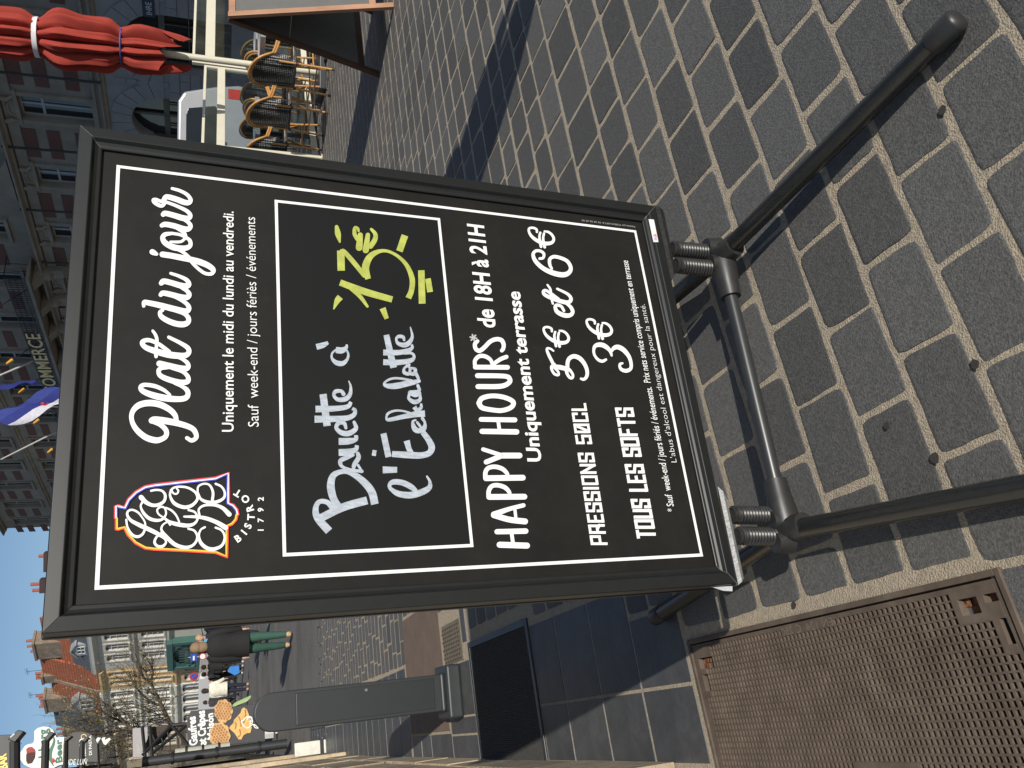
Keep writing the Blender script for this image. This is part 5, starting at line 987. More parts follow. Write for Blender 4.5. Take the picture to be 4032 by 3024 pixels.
while zz < 3.6:
    hh = .2 if row == 0 else .31; t_ = 2.37-(.25 if row % 2 else 0)*0
    while t_ < 15.9:
        L = R.uniform(.45, .85)*(1 if t_ < 8 else 1.7); t2 = min(t_+L, 16.0); mb = MB(); LB(mb, -.4, -.193+R.uniform(-.004, .006)+(.006 if row == 0 else 0), t_+.006, t2-.006, zz+.006, zz+hh-.006); mb.build('stone_block', m_sand, parent=lw); t_ = t2
    zz += hh; row += 1
for t_, w_ in ((9.2, .3), (12.4, .35)):
    mb = MB(); LB(mb, -.2, -.15, t_, t_+w_, 0, 7.5); mb.build('pilaster', m_sand, parent=lw, bevel=.01)
mb = MB(); LB(mb, -.5, .02, 2.4, 16, 8.5, 8.8); mb.build('cornice', m_lime, parent=lw)
dp = thing('downpipe', 'white square foot of a downpipe against the sandstone wall beyond the bollard', 'pipe', G(1282, 2938)); p0 = G(1282, 2938); top = D(1160, 2938, p0[1])[2]
mb = MB(); mb.hexa([p0+a*SX+b_*E2+[0, 0, c] for c, q in ((0, 0), (top, 0)) for a, b_ in ((-.075, -.06), (.075, -.06), (.075, .06), (-.075, .06))]); pp = mb.build('pipe_shoe', M('cream white enamel', (.66, .64, .56), rough=.4), parent=dp, bevel=.008)
mb = MB(); mb.hexa([p0+a*SX+b_*E2+[0, 0, c] for c in (.03, .07) for a, b_ in ((-.085, -.07), (.085, -.07), (.085, .07), (-.085, .07))]); mb.build('clamp', m_black, parent=dp)
# dark shop facade further along
sh = thing('dark_shop_building', 'dark timber shop facade beyond the sandstone wall, with pale brackets under its eaves', 'building', ST(-.2, 16.1), rotz=-rad(22.7)); m_brn = M('dark brown timber', (.06, .042, .03), rough=.7, var=.3, scale=3)
mb = MB(); LB(mb, -8, -.2, 16.03, 44, 0, 7.0); mb.build('wall', m_brn, parent=sh)
for k in range(14):
    mb = MB(); t_ = 17+k*1.6; LB(mb, -.2, .0, t_, t_+.25, 4.6, 4.85); mb.build('bracket', M('beige bracket', (.5, .42, .28)) if k == 0 else bpy.data.materials['beige bracket'], parent=sh)
mb = MB(); LB(mb, -.2, .08, 16.1, 40, 4.86, 5.05); mb.build('eaves_board', m_brn, parent=sh)
for k in range(8):
    mb = MB(); t_ = 17+k*3.1; LB(mb, -.21, -.16, t_, t_+2.2, .7, 3.2); mb.build('shop_window', m_glassd, parent=sh)
def vpipe(name, label, x0, y0, x1, y1, t, r_, mat_):
    a, b_ = PT(x0, y0, t), PT(x1, y1, t); th = thing(name, label, 'pipe', a); mb = MB(); mb.tube([a, (a[0], a[1], b_[2])], r_, 10); mb.build('pipe', mat_, parent=th, smooth=True)
    mb = MB(); 
    for f_ in (.2, .5, .8): z = a[2]+(b_[2]-a[2])*f_; mb.tube([(a[0], a[1], z-.02), (a[0], a[1], z+.02)], r_*1.25, 10)
    mb.build('pipe_clip', m_black, parent=th)
vpipe('drainpipe', 'black drainpipe running up the left wall beside the waffle board', 1130, 2928, 560, 3000, 16, .075, M('black pipe', (.03, .032, .035), rough=.5))
vpipe('drainpipe', 'pale upper length of drainpipe to the right of the black one', 905, 2936, 690, 2960, 19, .07, M('pale zinc pipe', (.42, .41, .34), rough=.6))
def board(name, label, px, t, mat_, thick=.06, cat='sign', group=None):
    P = [PT(x, y, t) for x, y in px]; c = sum(P)/len(P); th = thing(name, label, cat, (c[0], c[1], 0), group=group); mb = MB(); mb.prism(P, E2n*(thick if E2n@E2 > 0 else -thick)); mb.build('panel', mat_, parent=th, bevel=.004); return th
FN = -E2n if E2n@E2 > 0 else E2n             # towards the viewer
def btext(th, string, a, b_, cap_px, t, mat_, bold=.02, nm='lettering', lift=.006):
    A, B = PT(*a, t), PT(*b_, t); X = B-A; wd = np.linalg.norm(X); X /= wd; Y = np.cross(FN, X); mid = ((a[0]+b_[0])/2, (a[1]+b_[1])/2); d = np.array([a[1]-b_[1], -(a[0]-b_[0])], float); d /= np.linalg.norm(d)
    if (PT(mid[0]+d[0], mid[1]+d[1], t)-PT(*mid, t))@Y < 0: d = -d
    cap = (PT(mid[0]+d[0]*cap_px, mid[1]+d[1]*cap_px, t)-PT(*mid, t))@Y; mb = MB(); put_text(mb, string, A+FN*lift, X, Y, wd, cap, bold); return mb.build(nm, mat_, parent=th)
def bstroke(th, pts, t, w_, mat_, nm, lift=.008):
    P = smooth_path([(x, y, ww) for x, y, ww in [(p[0], p[1], p[2] if len(p) > 2 else w_) for p in pts]], 5); V = []
    for i, p in enumerate(P):
        tt = P[min(i+1, len(P)-1)][:2]-P[max(i-1, 0)][:2]; tt /= np.linalg.norm(tt)+1e-9; n_ = np.array([-tt[1], tt[0]])*p[2]/2; V += [PT(*(p[:2]+n_), t)+FN*(lift+1e-5*i), PT(*(p[:2]-n_), t)+FN*(lift+1e-5*i)]
    mb = MB(); mb.add(V, [(2*i, 2*i+1, 2*i+3, 2*i+2) for i in range(len(P)-1)]); return mb.build(nm, mat_, parent=th)
m_sgk = M('dark grey sign panel', (.042, .043, .046), rough=.6, var=.1); 
# waffle board
gb = board('waffle_board', 'dark grey banner reading Gaufres et Crêpes Maison with pictures of waffles and a pancake', [(751, 2799), (737, 2830), (735, 2870), (745, 2945), (900, 2932), (1045, 2917), (1010, 2772), (845, 2790)], 21, m_sgk, .05)
c6 = crop(300, 2700, 3.687); c7 = crop(900, 2700, 5.12); c3_ = crop(400, 2400, 2.658)
btext(gb, 'Gaufres', c6(1760, 855), c6(1728, 440), 30, 21, m_white, .035); btext(gb, 'et Crêpes', c6(1890, 862), c6(1862, 355), 30, 21, m_white, .035); btext(gb, 'Maison', c6(2005, 770), c6(1985, 395), 26, 21, m_white, .035)
m_waf, m_waf2 = M('golden waffle', (.60, .36, .15), rough=.7, var=.2, scale=8), M('browned waffle pit', (.36, .16, .06), rough=.8, var=.2)
for (cxp, cyp, rx, ry, ang) in ((880, 2800, 36, 45, .1), (866, 2898, 40, 54, -.2)):
    P = [PT(cxp+rx*(1+.06*math.cos(9*a))*math.cos(a), cyp+ry*(1+.06*math.cos(9*a))*math.sin(a), 21) for a in np.linspace(0, 2*math.pi, 54, endpoint=False)]
    mb = MB(); lf = .012 if cyp < 2850 else .02; mb.prism([p+FN*lf for p in P], FN*.008); wf = mb.build('waffle_picture', m_waf, parent=gb)
    mb = MB(); u = 0
    for i in range(-4, 5):
        for j in range(-5, 6):
            x, y = i*11.5+(j % 2)*5.7, j*10.0
            if (x/(rx*.86))**2+(y/(ry*.86))**2 > 1: continue
            ca, sa = math.cos(ang), math.sin(ang); q_ = [PT(cxp+(x+dx)*ca-(y+dy)*sa, cyp+(x+dx)*sa+(y+dy)*ca, 21)+FN*(lf+.010) for dx, dy in ((0, -6.6), (4.6, 0), (0, 6.6), (-4.6, 0))]; mb.add(q_, [(0, 1, 2, 3)])
    mb.build('waffle_pits', m_waf2, parent=wf, kind='stuff')
P = [PT(*c7(x, y), 21)+FN*.012 for x, y in ((310, 440), (370, 480), (410, 590), (420, 640), (465, 850), (440, 950), (370, 960), (300, 1000), (260, 1085), (200, 1085), (170, 1040), (120, 960), (10, 860), (30, 820), (90, 760), (110, 690), (240, 550), (265, 470))]
mb = MB(); mb.prism(P, FN*.008); cr = mb.build('pancake_picture', M('golden pancake', (.66, .42, .14), rough=.7, var=.2, scale=8), parent=gb)
for a in ([(330, 480), (340, 600), (300, 760)], [(200, 620), (240, 720), (250, 830)], [(130, 880), (150, 800), (140, 740)], [(190, 1040), (240, 980), (220, 880)]): bstroke(cr, [(*c7(*p), 4.5) for p in a], 21, 4, m_waf2, 'syrup_line', lift=.024)
for a in ([(330, 830), (280, 780), (255, 720), (300, 700), (350, 640), (430, 625), (480, 660)], [(340, 850), (400, 850), (450, 800), (520, 790), (600, 850), (540, 850), (505, 800)], [(370, 690), (390, 650), (440, 650), (480, 700), (470, 760), (420, 770)], [(440, 690), (455, 715), (440, 740), (425, 715)]): bstroke(gb, [(*c7(*p), 4) for p in a], 21, 4, m_white, 'cone_logo', lift=.03)
# post of the banner
mb = MB(); p = PT(1040, 2925, 21); mb.tube([(p[0], p[1], 0), (p[0], p[1], PT(740, 2950, 21)[2])], .03, 8); mb.build('post', m_black, parent=gb)
# hanging signs
eb = board('hanging_shop_sign', 'pale grey rectangular hanging sign with faint two line lettering', [(522, 2868), (581, 2863), (582, 2979), (523, 2983)], 26, M('pale grey sign', (.33, .31, .31), rough=.5, var=.03), .08)
m_fl = M('faint white lettering', (.5, .48, .46)); btext(eb, 'ERIC', (552, 2962), (550, 2925), 11, 26, m_fl, .0); btext(eb, 'BOMPARD', (571, 2966), (566, 2878), 11, 26, m_fl, .0)
mz = board('round_top_sign', 'dark grey sign with rounded corner, gold swirl and white lettering MEZZO', [(264, 2898), (290, 2884), (320, 2880), (350, 2886), (372, 2903), (383, 2930), (385, 3000), (262, 3000)], 19, M('charcoal sign', (.075, .073, .068), rough=.6, var=.06), .1)
btext(mz, 'MEZZO', (338, 2990), (334, 2905), 22, 19, m_white, .03); btext(mz, 'DI PASTA', (362, 2972), (360, 2895), 11, 19, m_white, .02)
bstroke(mz, [(330+9*math.cos(a)*(1+a*.03), 2901+9*math.sin(a)) for a in np.linspace(0, 9, 14)], 19, 2.5, m_gold, 'gold_swirl')
cb_ = crop(0, 2700, 5.12); m_sw, m_sg = M('white sign enamel', (.70, .72, .68), rough=.4, var=.03), M('sign green', (.035, .15, .09), rough=.5)
cs_ = board('beer_sign', 'white cap shaped beer sign with green lettering and a beer glass, high at left', [cb_(*p) for p in ((690,910),(760,850),(870,820),(980,830),(1060,880),(1100,940),(1140,1040),(1300,1030),(1282,1200),(1270,1590),(1200,1600),(1000,1700),(720,1700),(560,1630),(480,1590),(400,1480),(410,1340),(450,1290),(500,1210),(560,1180),(660,1160),(690,1100))], 14, m_sw, .12)
btext(cs_, 'Carlsberg', cb_(955, 1800), cb_(950, 865), 34, 14, m_sg, .03); btext(cs_, 'Beer', cb_(1250, 1540), cb_(1240, 1070), 24, 14, m_sg, .03)
bstroke(cs_, [(*cb_(1075, 1620), 2), (*cb_(1015, 1480), 10), (*cb_(1020, 1320), 12), (*cb_(1075, 1180), 9), (*cb_(1090, 1080), 6), (*cb_(1050, 1000), 2)], 14, 10, m_sg, 'green_swoosh', lift=.009)
mb = MB(); mb.prism([PT(*cb_(*p), 14)+FN*.012 for p in ((1055, 1450), (1120, 1520), (1060, 1560))], FN*.003); mb.build('red_emblem', M('sign red', (.6, .03, .03)), parent=cs_)
mb = MB(); mb.prism([PT(*cb_(*p), 14)+FN*.008 for p in ((610, 1350), (710, 1340), (700, 1450), (640, 1560), (560, 1580), (530, 1520), (530, 1380))], FN*.004); mb.build('beer_glass_picture', M('dark beer', (.06, .02, .015)), parent=cs_)
mb = MB(); mb.prism([PT(*cb_(*p), 14)+FN*.0075 for p in ((580, 1240), (640, 1235), (700, 1290), (710, 1339), (610, 1349), (540, 1370), (530, 1280))], FN*.004); mb.build('hop_picture', M('ruby red', (.35, .05, .05)), parent=cs_)
bs = board('black_pub_sign', 'black pub sign with gilt lettering at the top left corner of the street', [(-60, 2896), (44, 2892), (50, 2925), (66, 2960), (78, 3060), (-60, 3060)], 11, M('black sign', (.02, .021, .024), rough=.4), .12)
btext(bs, 'BAR', (30, 3024), (24, 2966), 34, 11, M('gilt', (.62, .45, .1), rough=.35, metal=.3), .03)
lz = thing('fascia_lettering', 'white raised letters NDE LUN running down the dark fascia beside the charcoal sign', 'lettering', PT(290, 3005, 18)); A = PT(256, 3012, 17); B = PT(340, 3010, 17); X = B-A; wd = np.linalg.norm(X); X /= wd; mb = MB(); put_text(mb, 'NDE LUN', A, X, np.cross(FN, X), wd, .085, .0, N=FN); mb.build('letters', m_white, parent=lz)
# floodlights on arms
def flood(label, quad, arm0, arm1, t, th_=.045):
    P = [PT(*p, t) for p in quad]; th = thing('floodlight', label, 'floodlight', PT(*arm0, t), group='floodlights on arms along the left wall'); mb = MB(); mb.prism(P, -FN*.16); mb.build('lamp_head', m_dk, parent=th, bevel=.008)
    a, b_ = PT(*arm0, t)-FN*.08, PT(*arm1, t)-FN*.08; mb = MB(); mb.tube([a, b_], th_, 8); mb.build('arm', m_black, parent=th)
    c = P[0]+(P[2]-P[0])*.3+FN*.003; mb = MB(); mb.prism([P[0]*.75+P[1]*.25+FN*.004, P[0]*.35+P[1]*.65+FN*.004, P[3]*.2+P[0]*.2+P[1]*.6+FN*.004, P[0]*.6+P[3]*.2+P[1]*.2+FN*.004], FN*.004); mb.build('lens', M('bright lens', (.6, .6, .6), rough=.2), parent=th)
flood('large black floodlight nearest the black pub sign', [cb_(*p) for p in ((145, 1080), (360, 890), (490, 915), (300, 1140))], cb_(270, 1100), cb_(270, 1760), 10.5, .05)
flood('black floodlight in front of the beer sign lettering', [cb_(*p) for p in ((870, 1050), (1010, 920), (1100, 945), (950, 1115))], cb_(900, 1090), cb_(880, 1760), 12.5)
flood('black floodlight below the beer sign', [cb_(*p) for p in ((1255, 1100), (1370, 995), (1462, 1010), (1320, 1125))], cb_(1300, 1110), cb_(1290, 1760), 15)
flood('small floodlight in front of the charcoal sign', [(316, 2916), (338, 2900), (352, 2903), (334, 2922)], (322, 2914), (320, 3040), 17.5)
hs = board('angular_letter_sign', 'small white sign of angular letters past the charcoal sign', [(352, 2905), (372, 2902), (362, 2930), (385, 2903), (398, 2905), (378, 2934), (360, 2938)], 23, m_sw, .05); 
mb = MB(); mb.prism([PT(x, y, 23) for x, y in ((402, 2905), (415, 2902), (412, 2914), (430, 2905), (437, 2910), (416, 2934), (408, 2930), (400, 2912))], -FN*.05); mb.build('letter', m_sw, parent=hs)
mb = MB(); mb.tube([PT(385, 2930, 23), PT(390, 3030, 23)], .03, 6); mb.build('bracket', m_black, parent=hs)
gs = board('green_sign', 'pale green square sign hanging behind the tree branches', [(608, 2905), (641, 2902), (642, 2930), (610, 2934)], 31, M('pale green sign', (.38, .5, .26)), .05)
aw = thing('steel_awning', 'dark steel awning frame with crossed bars over the shop fronts at left', 'awning', PT(760, 2950, 24)); mb = MB()
for a, b_ in (((676, 2856), (760, 2955)), ((676, 2856), (560, 2975)), ((560, 2860), (572, 2985)), ((590, 2858), (600, 2985)), ((735, 2855), (600, 2965)), ((676, 2856), (735, 2850))): mb.tube([PT(*a, 24), PT(*b_, 24)], .045, 6)
for k in range(5): mb.tube([PT(590+k*34, 2870+12*math.sin(k), 24), PT(610+k*30, 2920, 24), PT(590+k*38, 2975, 24)], .018, 5)
mb.build('frame', m_black, parent=aw); mb = MB(); mb.prism([PT(600, 2862, 24.2), PT(690, 2862, 24.2), PT(640, 2925, 24.2), PT(560, 2960, 24.2)], FN*.03); mb.build('awning_cloth', M('brown awning', (.07, .05, .04), rough=.9), parent=aw)
# leaflet stand and white box by the banner
ls = thing('leaflet_stand', 'small lime and white folding leaflet board on the pavement beside the waffle board', 'sign', G(988, 2750)); P = [D(x, y, 26) for x, y in ((988, 2746), (972, 2762), (916, 2784), (925, 2775))]; mb = MB(); mb.prism(P, (.02, .12, 0)); mb.build('panel', M('lime print', (.42, .55, .25)), parent=ls)
wb = thing('meter_box', 'small white box on a stand at the foot of the waffle board', 'box', G(1092, 2885)); q0 = G(1092, 2885); mb = MB(); za, zb = D(1077, 2884, q0[1])[2], D(1043, 2884, q0[1])[2]; mb.box((q0[0], q0[1], (za+zb)/2), (.14, .12, zb-za), rad(-23)); mb.build('box_body', m_sw, parent=wb, bevel=.005); mb = MB(); mb.tube([(q0[0], q0[1], 0), (q0[0], q0[1], za)], .015, 6); mb.build('leg', m_sw, parent=wb)
# ------------------------------------------------------------ trees
m_bark = M('grey brown bark', (.10, .08, .06), rough=.95, var=.3, scale=10, bump=.1, bscale=30); m_bud = M('yellow green spring leaf', (.24, .21, .055), rough=.8, var=.4, scale=4)
def tree(label, base_px, limbs, Y, r0, nt_, seed, spread=1.4):
    rr = random.Random(seed); b0 = D(*limbs[0][0], Y); gx = D(900, base_px, Y)[0]; th = thing('street_tree', label, 'tree', (gx, Y, 0), group='bare spring trees in the street')
    mb = MB(); mb.tube(smooth_path([(gx, Y, 0), (gx+.05, Y, b0[2]*.5), b0], 5), list(np.linspace(r0*1.5, r0, 11))); mb.build('trunk', m_bark, parent=th, smooth=True)
    br_ = MB(); lv = MB(); 
    def twig(p, d, L, r_, dep):
        n = 4; P = [p]; 
        for i in range(n): d = d+np.array([rr.gauss(0, .22), rr.gauss(0, .22), rr.gauss(0, .18)+.05]); d /= np.linalg.norm(d); P.append(P[-1]+d*L/n)
        br_.tube(P, list(np.linspace(r_, r_*.45, n+1)), 4 if r_ < .03 else 6, cap=False)
        if dep > 0:
            for k in range(rr.choice((2, 3, 4))):
                i = rr.randint(1, n); dd_ = d+np.array([rr.gauss(0, .7), rr.gauss(0, .7), rr.gauss(0, .55)+.1]); dd_ /= np.linalg.norm(dd_); twig(P[i], dd_, L*rr.uniform(.45, .75), r_*.5, dep-1)
        else:
            for k in range(rr.choice((0, 1, 1, 2, 3))):
                q = P[rr.randint(1, n)]+np.array([rr.gauss(0, .07) for _ in range(3)]); s_ = rr.uniform(.02, .045); u = np.array([rr.gauss(0, 1) for _ in range(3)]); u /= np.linalg.norm(u); v = np.cross(u, [rr.gauss(0, 1) for _ in range(3)]); v /= np.linalg.norm(v); lv.add([q, q+u*s_+v*s_*.5, q+u*s_*2, q+u*s_-v*s_*.5], [(0, 1, 2, 3)])
    for li, lb in enumerate(limbs):
        P = [D(x, y, Y+rr.uniform(-.6, .6)*(i > 0)) for i, (x, y) in enumerate(lb)]; P = smooth_path(P, 4); rs = list(np.linspace(r0*(1 if li == 0 else .6), r0*.22, len(P))); br_.tube(P, rs, 7)
        for i in range(2, len(P), 1):
            for k in range(nt_):
                d = (P[i]-P[i-1]); d /= np.linalg.norm(d)+1e-9; d = d+np.array([rr.gauss(0, .8), rr.gauss(0, .8), rr.gauss(0, .7)+.2]); d /= np.linalg.norm(d); twig(P[i], d, spread*rr.uniform(.5, 1.1), rs[i]*.32, 2)
    br_.build('branches', m_bark, parent=th, kind='stuff'); lv.build('spring_leaves', m_bud, parent=th, kind='stuff')
tree('budding tree whose long limb crosses the white and yellow houses', 2885, [[(700, 2868), (675, 2855), (630, 2765), (597, 2692), (602, 2640), (577, 2590)], [(640, 2780), (590, 2760), (530, 2700), (510, 2650)], [(597, 2692), (560, 2660), (555, 2620)]], 36, .10, 2, 3)
tree('leafier budding tree in front of the slate roof and the charcoal sign', 2930, [[(640, 2950), (560, 2900), (521, 2873), (490, 2844), (430, 2822), (398, 2795)], [(521, 2873), (450, 2880), (400, 2890), (350, 2870)], [(490, 2844), (440, 2790), (400, 2760)], [(430, 2822), (360, 2840), (320, 2830)]], 34, .10, 2, 8)
tree('thin bare tree beside the pale grey hanging sign', 2965, [[(600, 2960), (540, 2950), (470, 2920), (430, 2950)], [(540, 2950), (480, 2975), (420, 2985)]], 33, .07, 2, 12, 1.1)
# ============================================================ PEOPLE, ROAD SIGNS, VAN
def skin(name, V, Eg, Rd, mat_, parent, sub=1):
    me = bpy.data.meshes.new(name); me.from_pydata([tuple(map(float, v)) for v in V], Eg, []); o = bpy.data.objects.new(name, me); C.objects.link(o); me.materials.append(mat_)
    sk = o.modifiers.new('skin', 'SKIN'); sk.use_smooth_shade = True
    if not me.skin_vertices: me.attributes
    lay = me.skin_vertices[0].data if me.skin_vertices else None
    if lay is None: return o
    for i, r_ in enumerate(Rd): lay[i].radius = (r_, r_) if not hasattr(r_, '__len__') else r_
    lay[0].use_root = True
    ss = o.modifiers.new('subsurf', 'SUBSURF'); ss.levels = sub; ss.render_levels = sub; o.parent = parent; return o
m_skin = M('skin', (.50, .29, .21), rough=.6, var=.05)
def chainmesh(name, chains, mat_, parent, seg=10, world=False):
    """smooth tapered limbs: list of (points, (rx, ry) radii); used for clothes"""
    mb = MB()
    for P, Rr in chains:
        P = [np.array(p, float) for p in P]; n = len(P); V = []
        for i in range(n):
            t = P[min(i+1, n-1)]-P[max(i-1, 0)]; t /= np.linalg.norm(t)+1e-9; a = np.cross([0, 1, 0], t); a /= np.linalg.norm(a)+1e-9; b_ = np.cross(t, a); rx, ry = Rr[i] if hasattr(Rr[i], '__len__') else (Rr[i], Rr[i])
            for k in range(seg): an = 2*math.pi*k/seg; V.append(P[i]+a*math.cos(an)*rx+b_*math.sin(an)*ry)
        mb.add(V, [(i*seg+k, i*seg+(k+1) % seg, (i+1)*seg+(k+1) % seg, (i+1)*seg+k) for i in range(n-1) for k in range(seg)]+[tuple(range(seg))[::-1], tuple((n-1)*seg+k for k in range(seg))])
    return mb.build(name, mat_, parent=parent, world=False, smooth=True)
def person(label, pos, face, H, top, legs, shoes, hair, hair_len=.1, coat=.42, bulk=1., stride=(.12, -.12), arms='down', bag=None, hat=None, pack=None, det=1):
    t = thing('person', label, 'person', pos, face); k = H/1.7; fx = lambda *p: (p[0]*k, p[1]*k, p[2]*k)
    fl, fr_ = stride; hip = .88; sh = 1.40
    J = dict(pel=(0, 0, .93), ch=(0, 0, 1.2), nk=(0, 0, 1.44), hd=(0, .01, 1.56), tp=(0, .01, 1.66), sl=(-.17, 0, sh), sr=(.17, 0, sh), hl=(-.09, 0, hip), hr=(.09, 0, hip), kl=(-.10, fl*.5+.03, .48), kr=(.10, fr_*.5+.03, .48), al=(-.10, fl, .09), ar=(.10, fr_, .09))
    if arms == 'down': J.update(el=(-.24, -.02, 1.13), er=(.24, -.02, 1.13), wl=(-.25, .06, .88), wr=(.25, .06, .88))
    elif arms == 'bag': J.update(el=(-.24, .0, 1.13), er=(.27, .02, 1.12), wl=(-.24, .08, .88), wr=(.36, .08, .92))
    else: J.update(el=(-.25, .02, 1.14), er=(.25, .02, 1.14), wl=(-.12, .20, 1.12), wr=(.12, .20, 1.12))
    nm_ = list(J); idx = {n: i for i, n in enumerate(nm_)}; rd_ = dict(pel=.13, ch=.13, nk=.055, hd=.085, tp=.06, sl=.06, sr=.06, hl=.085, hr=.085, kl=.055, kr=.055, al=.04, ar=.04, el=.042, er=.042, wl=.028, wr=.028)
    Eg = [(idx[a], idx[b_]) for a, b_ in (('pel', 'ch'), ('ch', 'nk'), ('nk', 'hd'), ('hd', 'tp'), ('ch', 'sl'), ('ch', 'sr'), ('sl', 'el'), ('sr', 'er'), ('el', 'wl'), ('er', 'wr'), ('pel', 'hl'), ('pel', 'hr'), ('hl', 'kl'), ('hr', 'kr'), ('kl', 'al'), ('kr', 'ar'))]
    V = [fx(*J[n]) for n in nm_]; skin('body', V, Eg, [rd_[n]*k for n in nm_], m_skin, t)
    b_ = bulk
    chainmesh('jacket', [([fx(0, 0, 1.47), fx(0, -.005, 1.44), fx(0, -.01, 1.38), fx(0, -.01, 1.22), fx(0, 0, 1.05), fx(0, 0, .93), fx(0, 0, coat*2)], [(.07*k, .065*k), (.12*k*b_, .08*k*b_), (.205*k*b_, .12*k*b_), (.215*k*b_, .135*k*b_), (.19*k*b_, .13*k*b_), (.205*k*b_, .14*k*b_), (.205*k*b_, .14*k*b_)])]
        + [([fx(s_*.15, 0, 1.42), fx(s_*.2, 0, 1.36), fx(*J[e]), fx(*J[w_])], [.065*k*b_, .078*k*b_, .062*k*b_, .046*k*b_]) for s_, e, w_ in ((-1, 'el', 'wl'), (1, 'er', 'wr'))], top, t, 14)
    chainmesh('trousers', [([fx(s_*.075, 0, .98), fx(s_*.09, 0, .85), fx(*J[kn]), fx(J[kn][0], (J[kn][1]+J[an][1])/2-.02, .28), fx(J[an][0], J[an][1], .10)], [.105*k, .105*k, .075*k, .066*k, .052*k]) for s_, kn, an in ((-1, 'kl', 'al'), (1, 'kr', 'ar'))], legs, t, 12)
    for an in ('al', 'ar'):
        x, y, z = J[an]; chainmesh('shoe', [([fx(x, y-.06, .05), fx(x, y-.03, .06), fx(x, y+.05, .055), fx(x, y+.13, .04), fx(x, y+.16, .035)], [(.03*k, .03*k), (.045*k, .052*k), (.047*k, .05*k), (.045*k, .036*k), (.02*k, .02*k)])], shoes, t, 10)
    for w_ in ('wl', 'wr'):      # hands: palm and fingers
        x, y, z = J[w_]; x *= 1.0; mb = MB(); mb.box(fx(x, y+.01, z-.05), (.035*k, .07*k, .08*k))
        for i in range(4): mb.box(fx(x, y-.018+i*.019, z-.115), (.018*k, .015*k, (.06+.008*(i in (1, 2)))*k))
        mb.box(fx(x, y+.055, z-.06), (.018*k, .018*k, .05*k)); mb.build('hand', m_skin, parent=t, world=False, bevel=.006*k)
    hc = fx(0, .012, 1.595); mb = MB(); mb.sphere(hc, .098*k, 14, 10, (.82, .98, 1.18)); 
    mb.sphere(fx(0, .112, 1.585), .017*k, 6, 4, (.8, 1, 1.3)); mb.sphere(fx(.084, 0, 1.59), .022*k, 6, 4, (.5, .8, 1.3)); mb.sphere(fx(-.084, 0, 1.59), .022*k, 6, 4, (.5, .8, 1.3)); hd_ = mb.build('head', m_skin, parent=t, world=False, smooth=True)
    mb = MB(); 
    for s_ in (-1, 1): mb.sphere(fx(s_*.032, .098, 1.61), .011*k, 6, 4)
    mb.build('eyes', m_black, parent=hd_, world=False); mb = MB(); mb.box(fx(0, .104, 1.545), (.045*k, .01*k, .009*k)); mb.build('mouth', M('lips', (.35, .12, .1)) if 'lips' not in bpy.data.materials else bpy.data.materials['lips'], parent=hd_, world=False)
    mb = MB(); mb.sphere(fx(0, -.022, 1.625), .105*k, 14, 10, (.95, .98, 1.08)); 
    if hair_len > .12: mb.sphere(fx(0, -.045, 1.54), .095*k, 12, 8, (.95, .7, 1.5*hair_len/.2))
    mb.build('hair', hair, parent=hd_, world=False, smooth=True)
    if hat: mb = MB(); mb.sphere(fx(0, -.01, 1.68), .115*k, 12, 6, (1, 1.05, .5)); mb.build('hat', hat, parent=hd_, world=False, smooth=True)
    if pack: mb = MB(); mb.box(fx(0, -.21, 1.20), (.31*k, .17*k, .46*k)); mb.box(fx(0, -.305, 1.12), (.22*k, .04*k, .22*k)); o = mb.build('backpack', pack, parent=t, world=False, bevel=.05*k, segs=3); 
    return t
def mt_(n, c, **k): return M(n, c, rough=.85, var=.15, scale=12, **k)
m_bj, m_gt, m_tan, m_hb = mt_('black puffer cloth', (.011, .011, .012)), mt_('bottle green denim', (.03, .085, .062)), mt_('tan suede', (.55, .36, .2)), mt_('light brown hair', (.24, .16, .09))
m_nv, m_ws, m_dh, m_wc = mt_('navy denim', (.012, .014, .03)), mt_('white shoe', (.6, .57, .56)), mt_('dark hair', (.03, .02, .015)), mt_('cream wool', (.68, .66, .55))
gp = G(1148, 2517)
person('woman in black jacket and bottle green trousers with tan ankle boots, walking away', gp, rad(-8+22)*1, 1.60, m_bj, m_gt, m_tan, m_hb, .2, .37, 1.1, (.2, -.12))
wp = bpy.data.objects['person']
wc = G(1066, 2447); person('person in beige flat cap and navy coat, half hidden by the pavement sign', (wc[0]+.12, wc[1], 0), rad(165), 1.72, m_nv, m_nv, m_ws, m_dh, .1, .42, 1.15, (.05, -.1), hat=mt_('beige tweed', (.3, .25, .16)))
hb = thing('shoulder_bag', 'large black leather bag hanging in front of the person in the flat cap', 'bag', (wc[0]+.1, wc[1]-.3, .8)); mb = MB(); q_ = np.array([wc[0]-.02, wc[1]-.34, 1.0]); mb.box(q_, (.42, .14, .36), rad(-12)); mb.build('bag_body', m_black, parent=hb, bevel=.05, segs=3); mb = MB(); mb.tube([q_+[-.18, 0, .15], q_+[-.1, .1, .5], q_+[.12, .12, .55], q_+[.2, 0, .15]], .012, 6); mb.build('strap', m_black, parent=hb)
wt = MB(); wt.box((wc[0]+.22, wc[1]-.17, 1.22), (.26, .03, .3), rad(-12)); ws_ = wt.build('white_scarf', m_ws); tag(ws_, 'white scarf hanging down the front of the navy coat', 'scarf')
a = D(1010, 2510, 24.); person('pink faced person with blue scarf, behind the black jacket', (D(900, 2527, 25)[0], 25, 0), rad(175), 1.68, m_nv, m_nv, m_dh, mt_('grey hair', (.3, .29, .27)), .1)
person('blond person partly hidden beside the person with the blue scarf', (D(900, 2503, 26)[0], 26, 0), rad(170), 1.74, m_nv, m_nv, m_dh, mt_('blond hair', (.4, .29, .14)), .1)
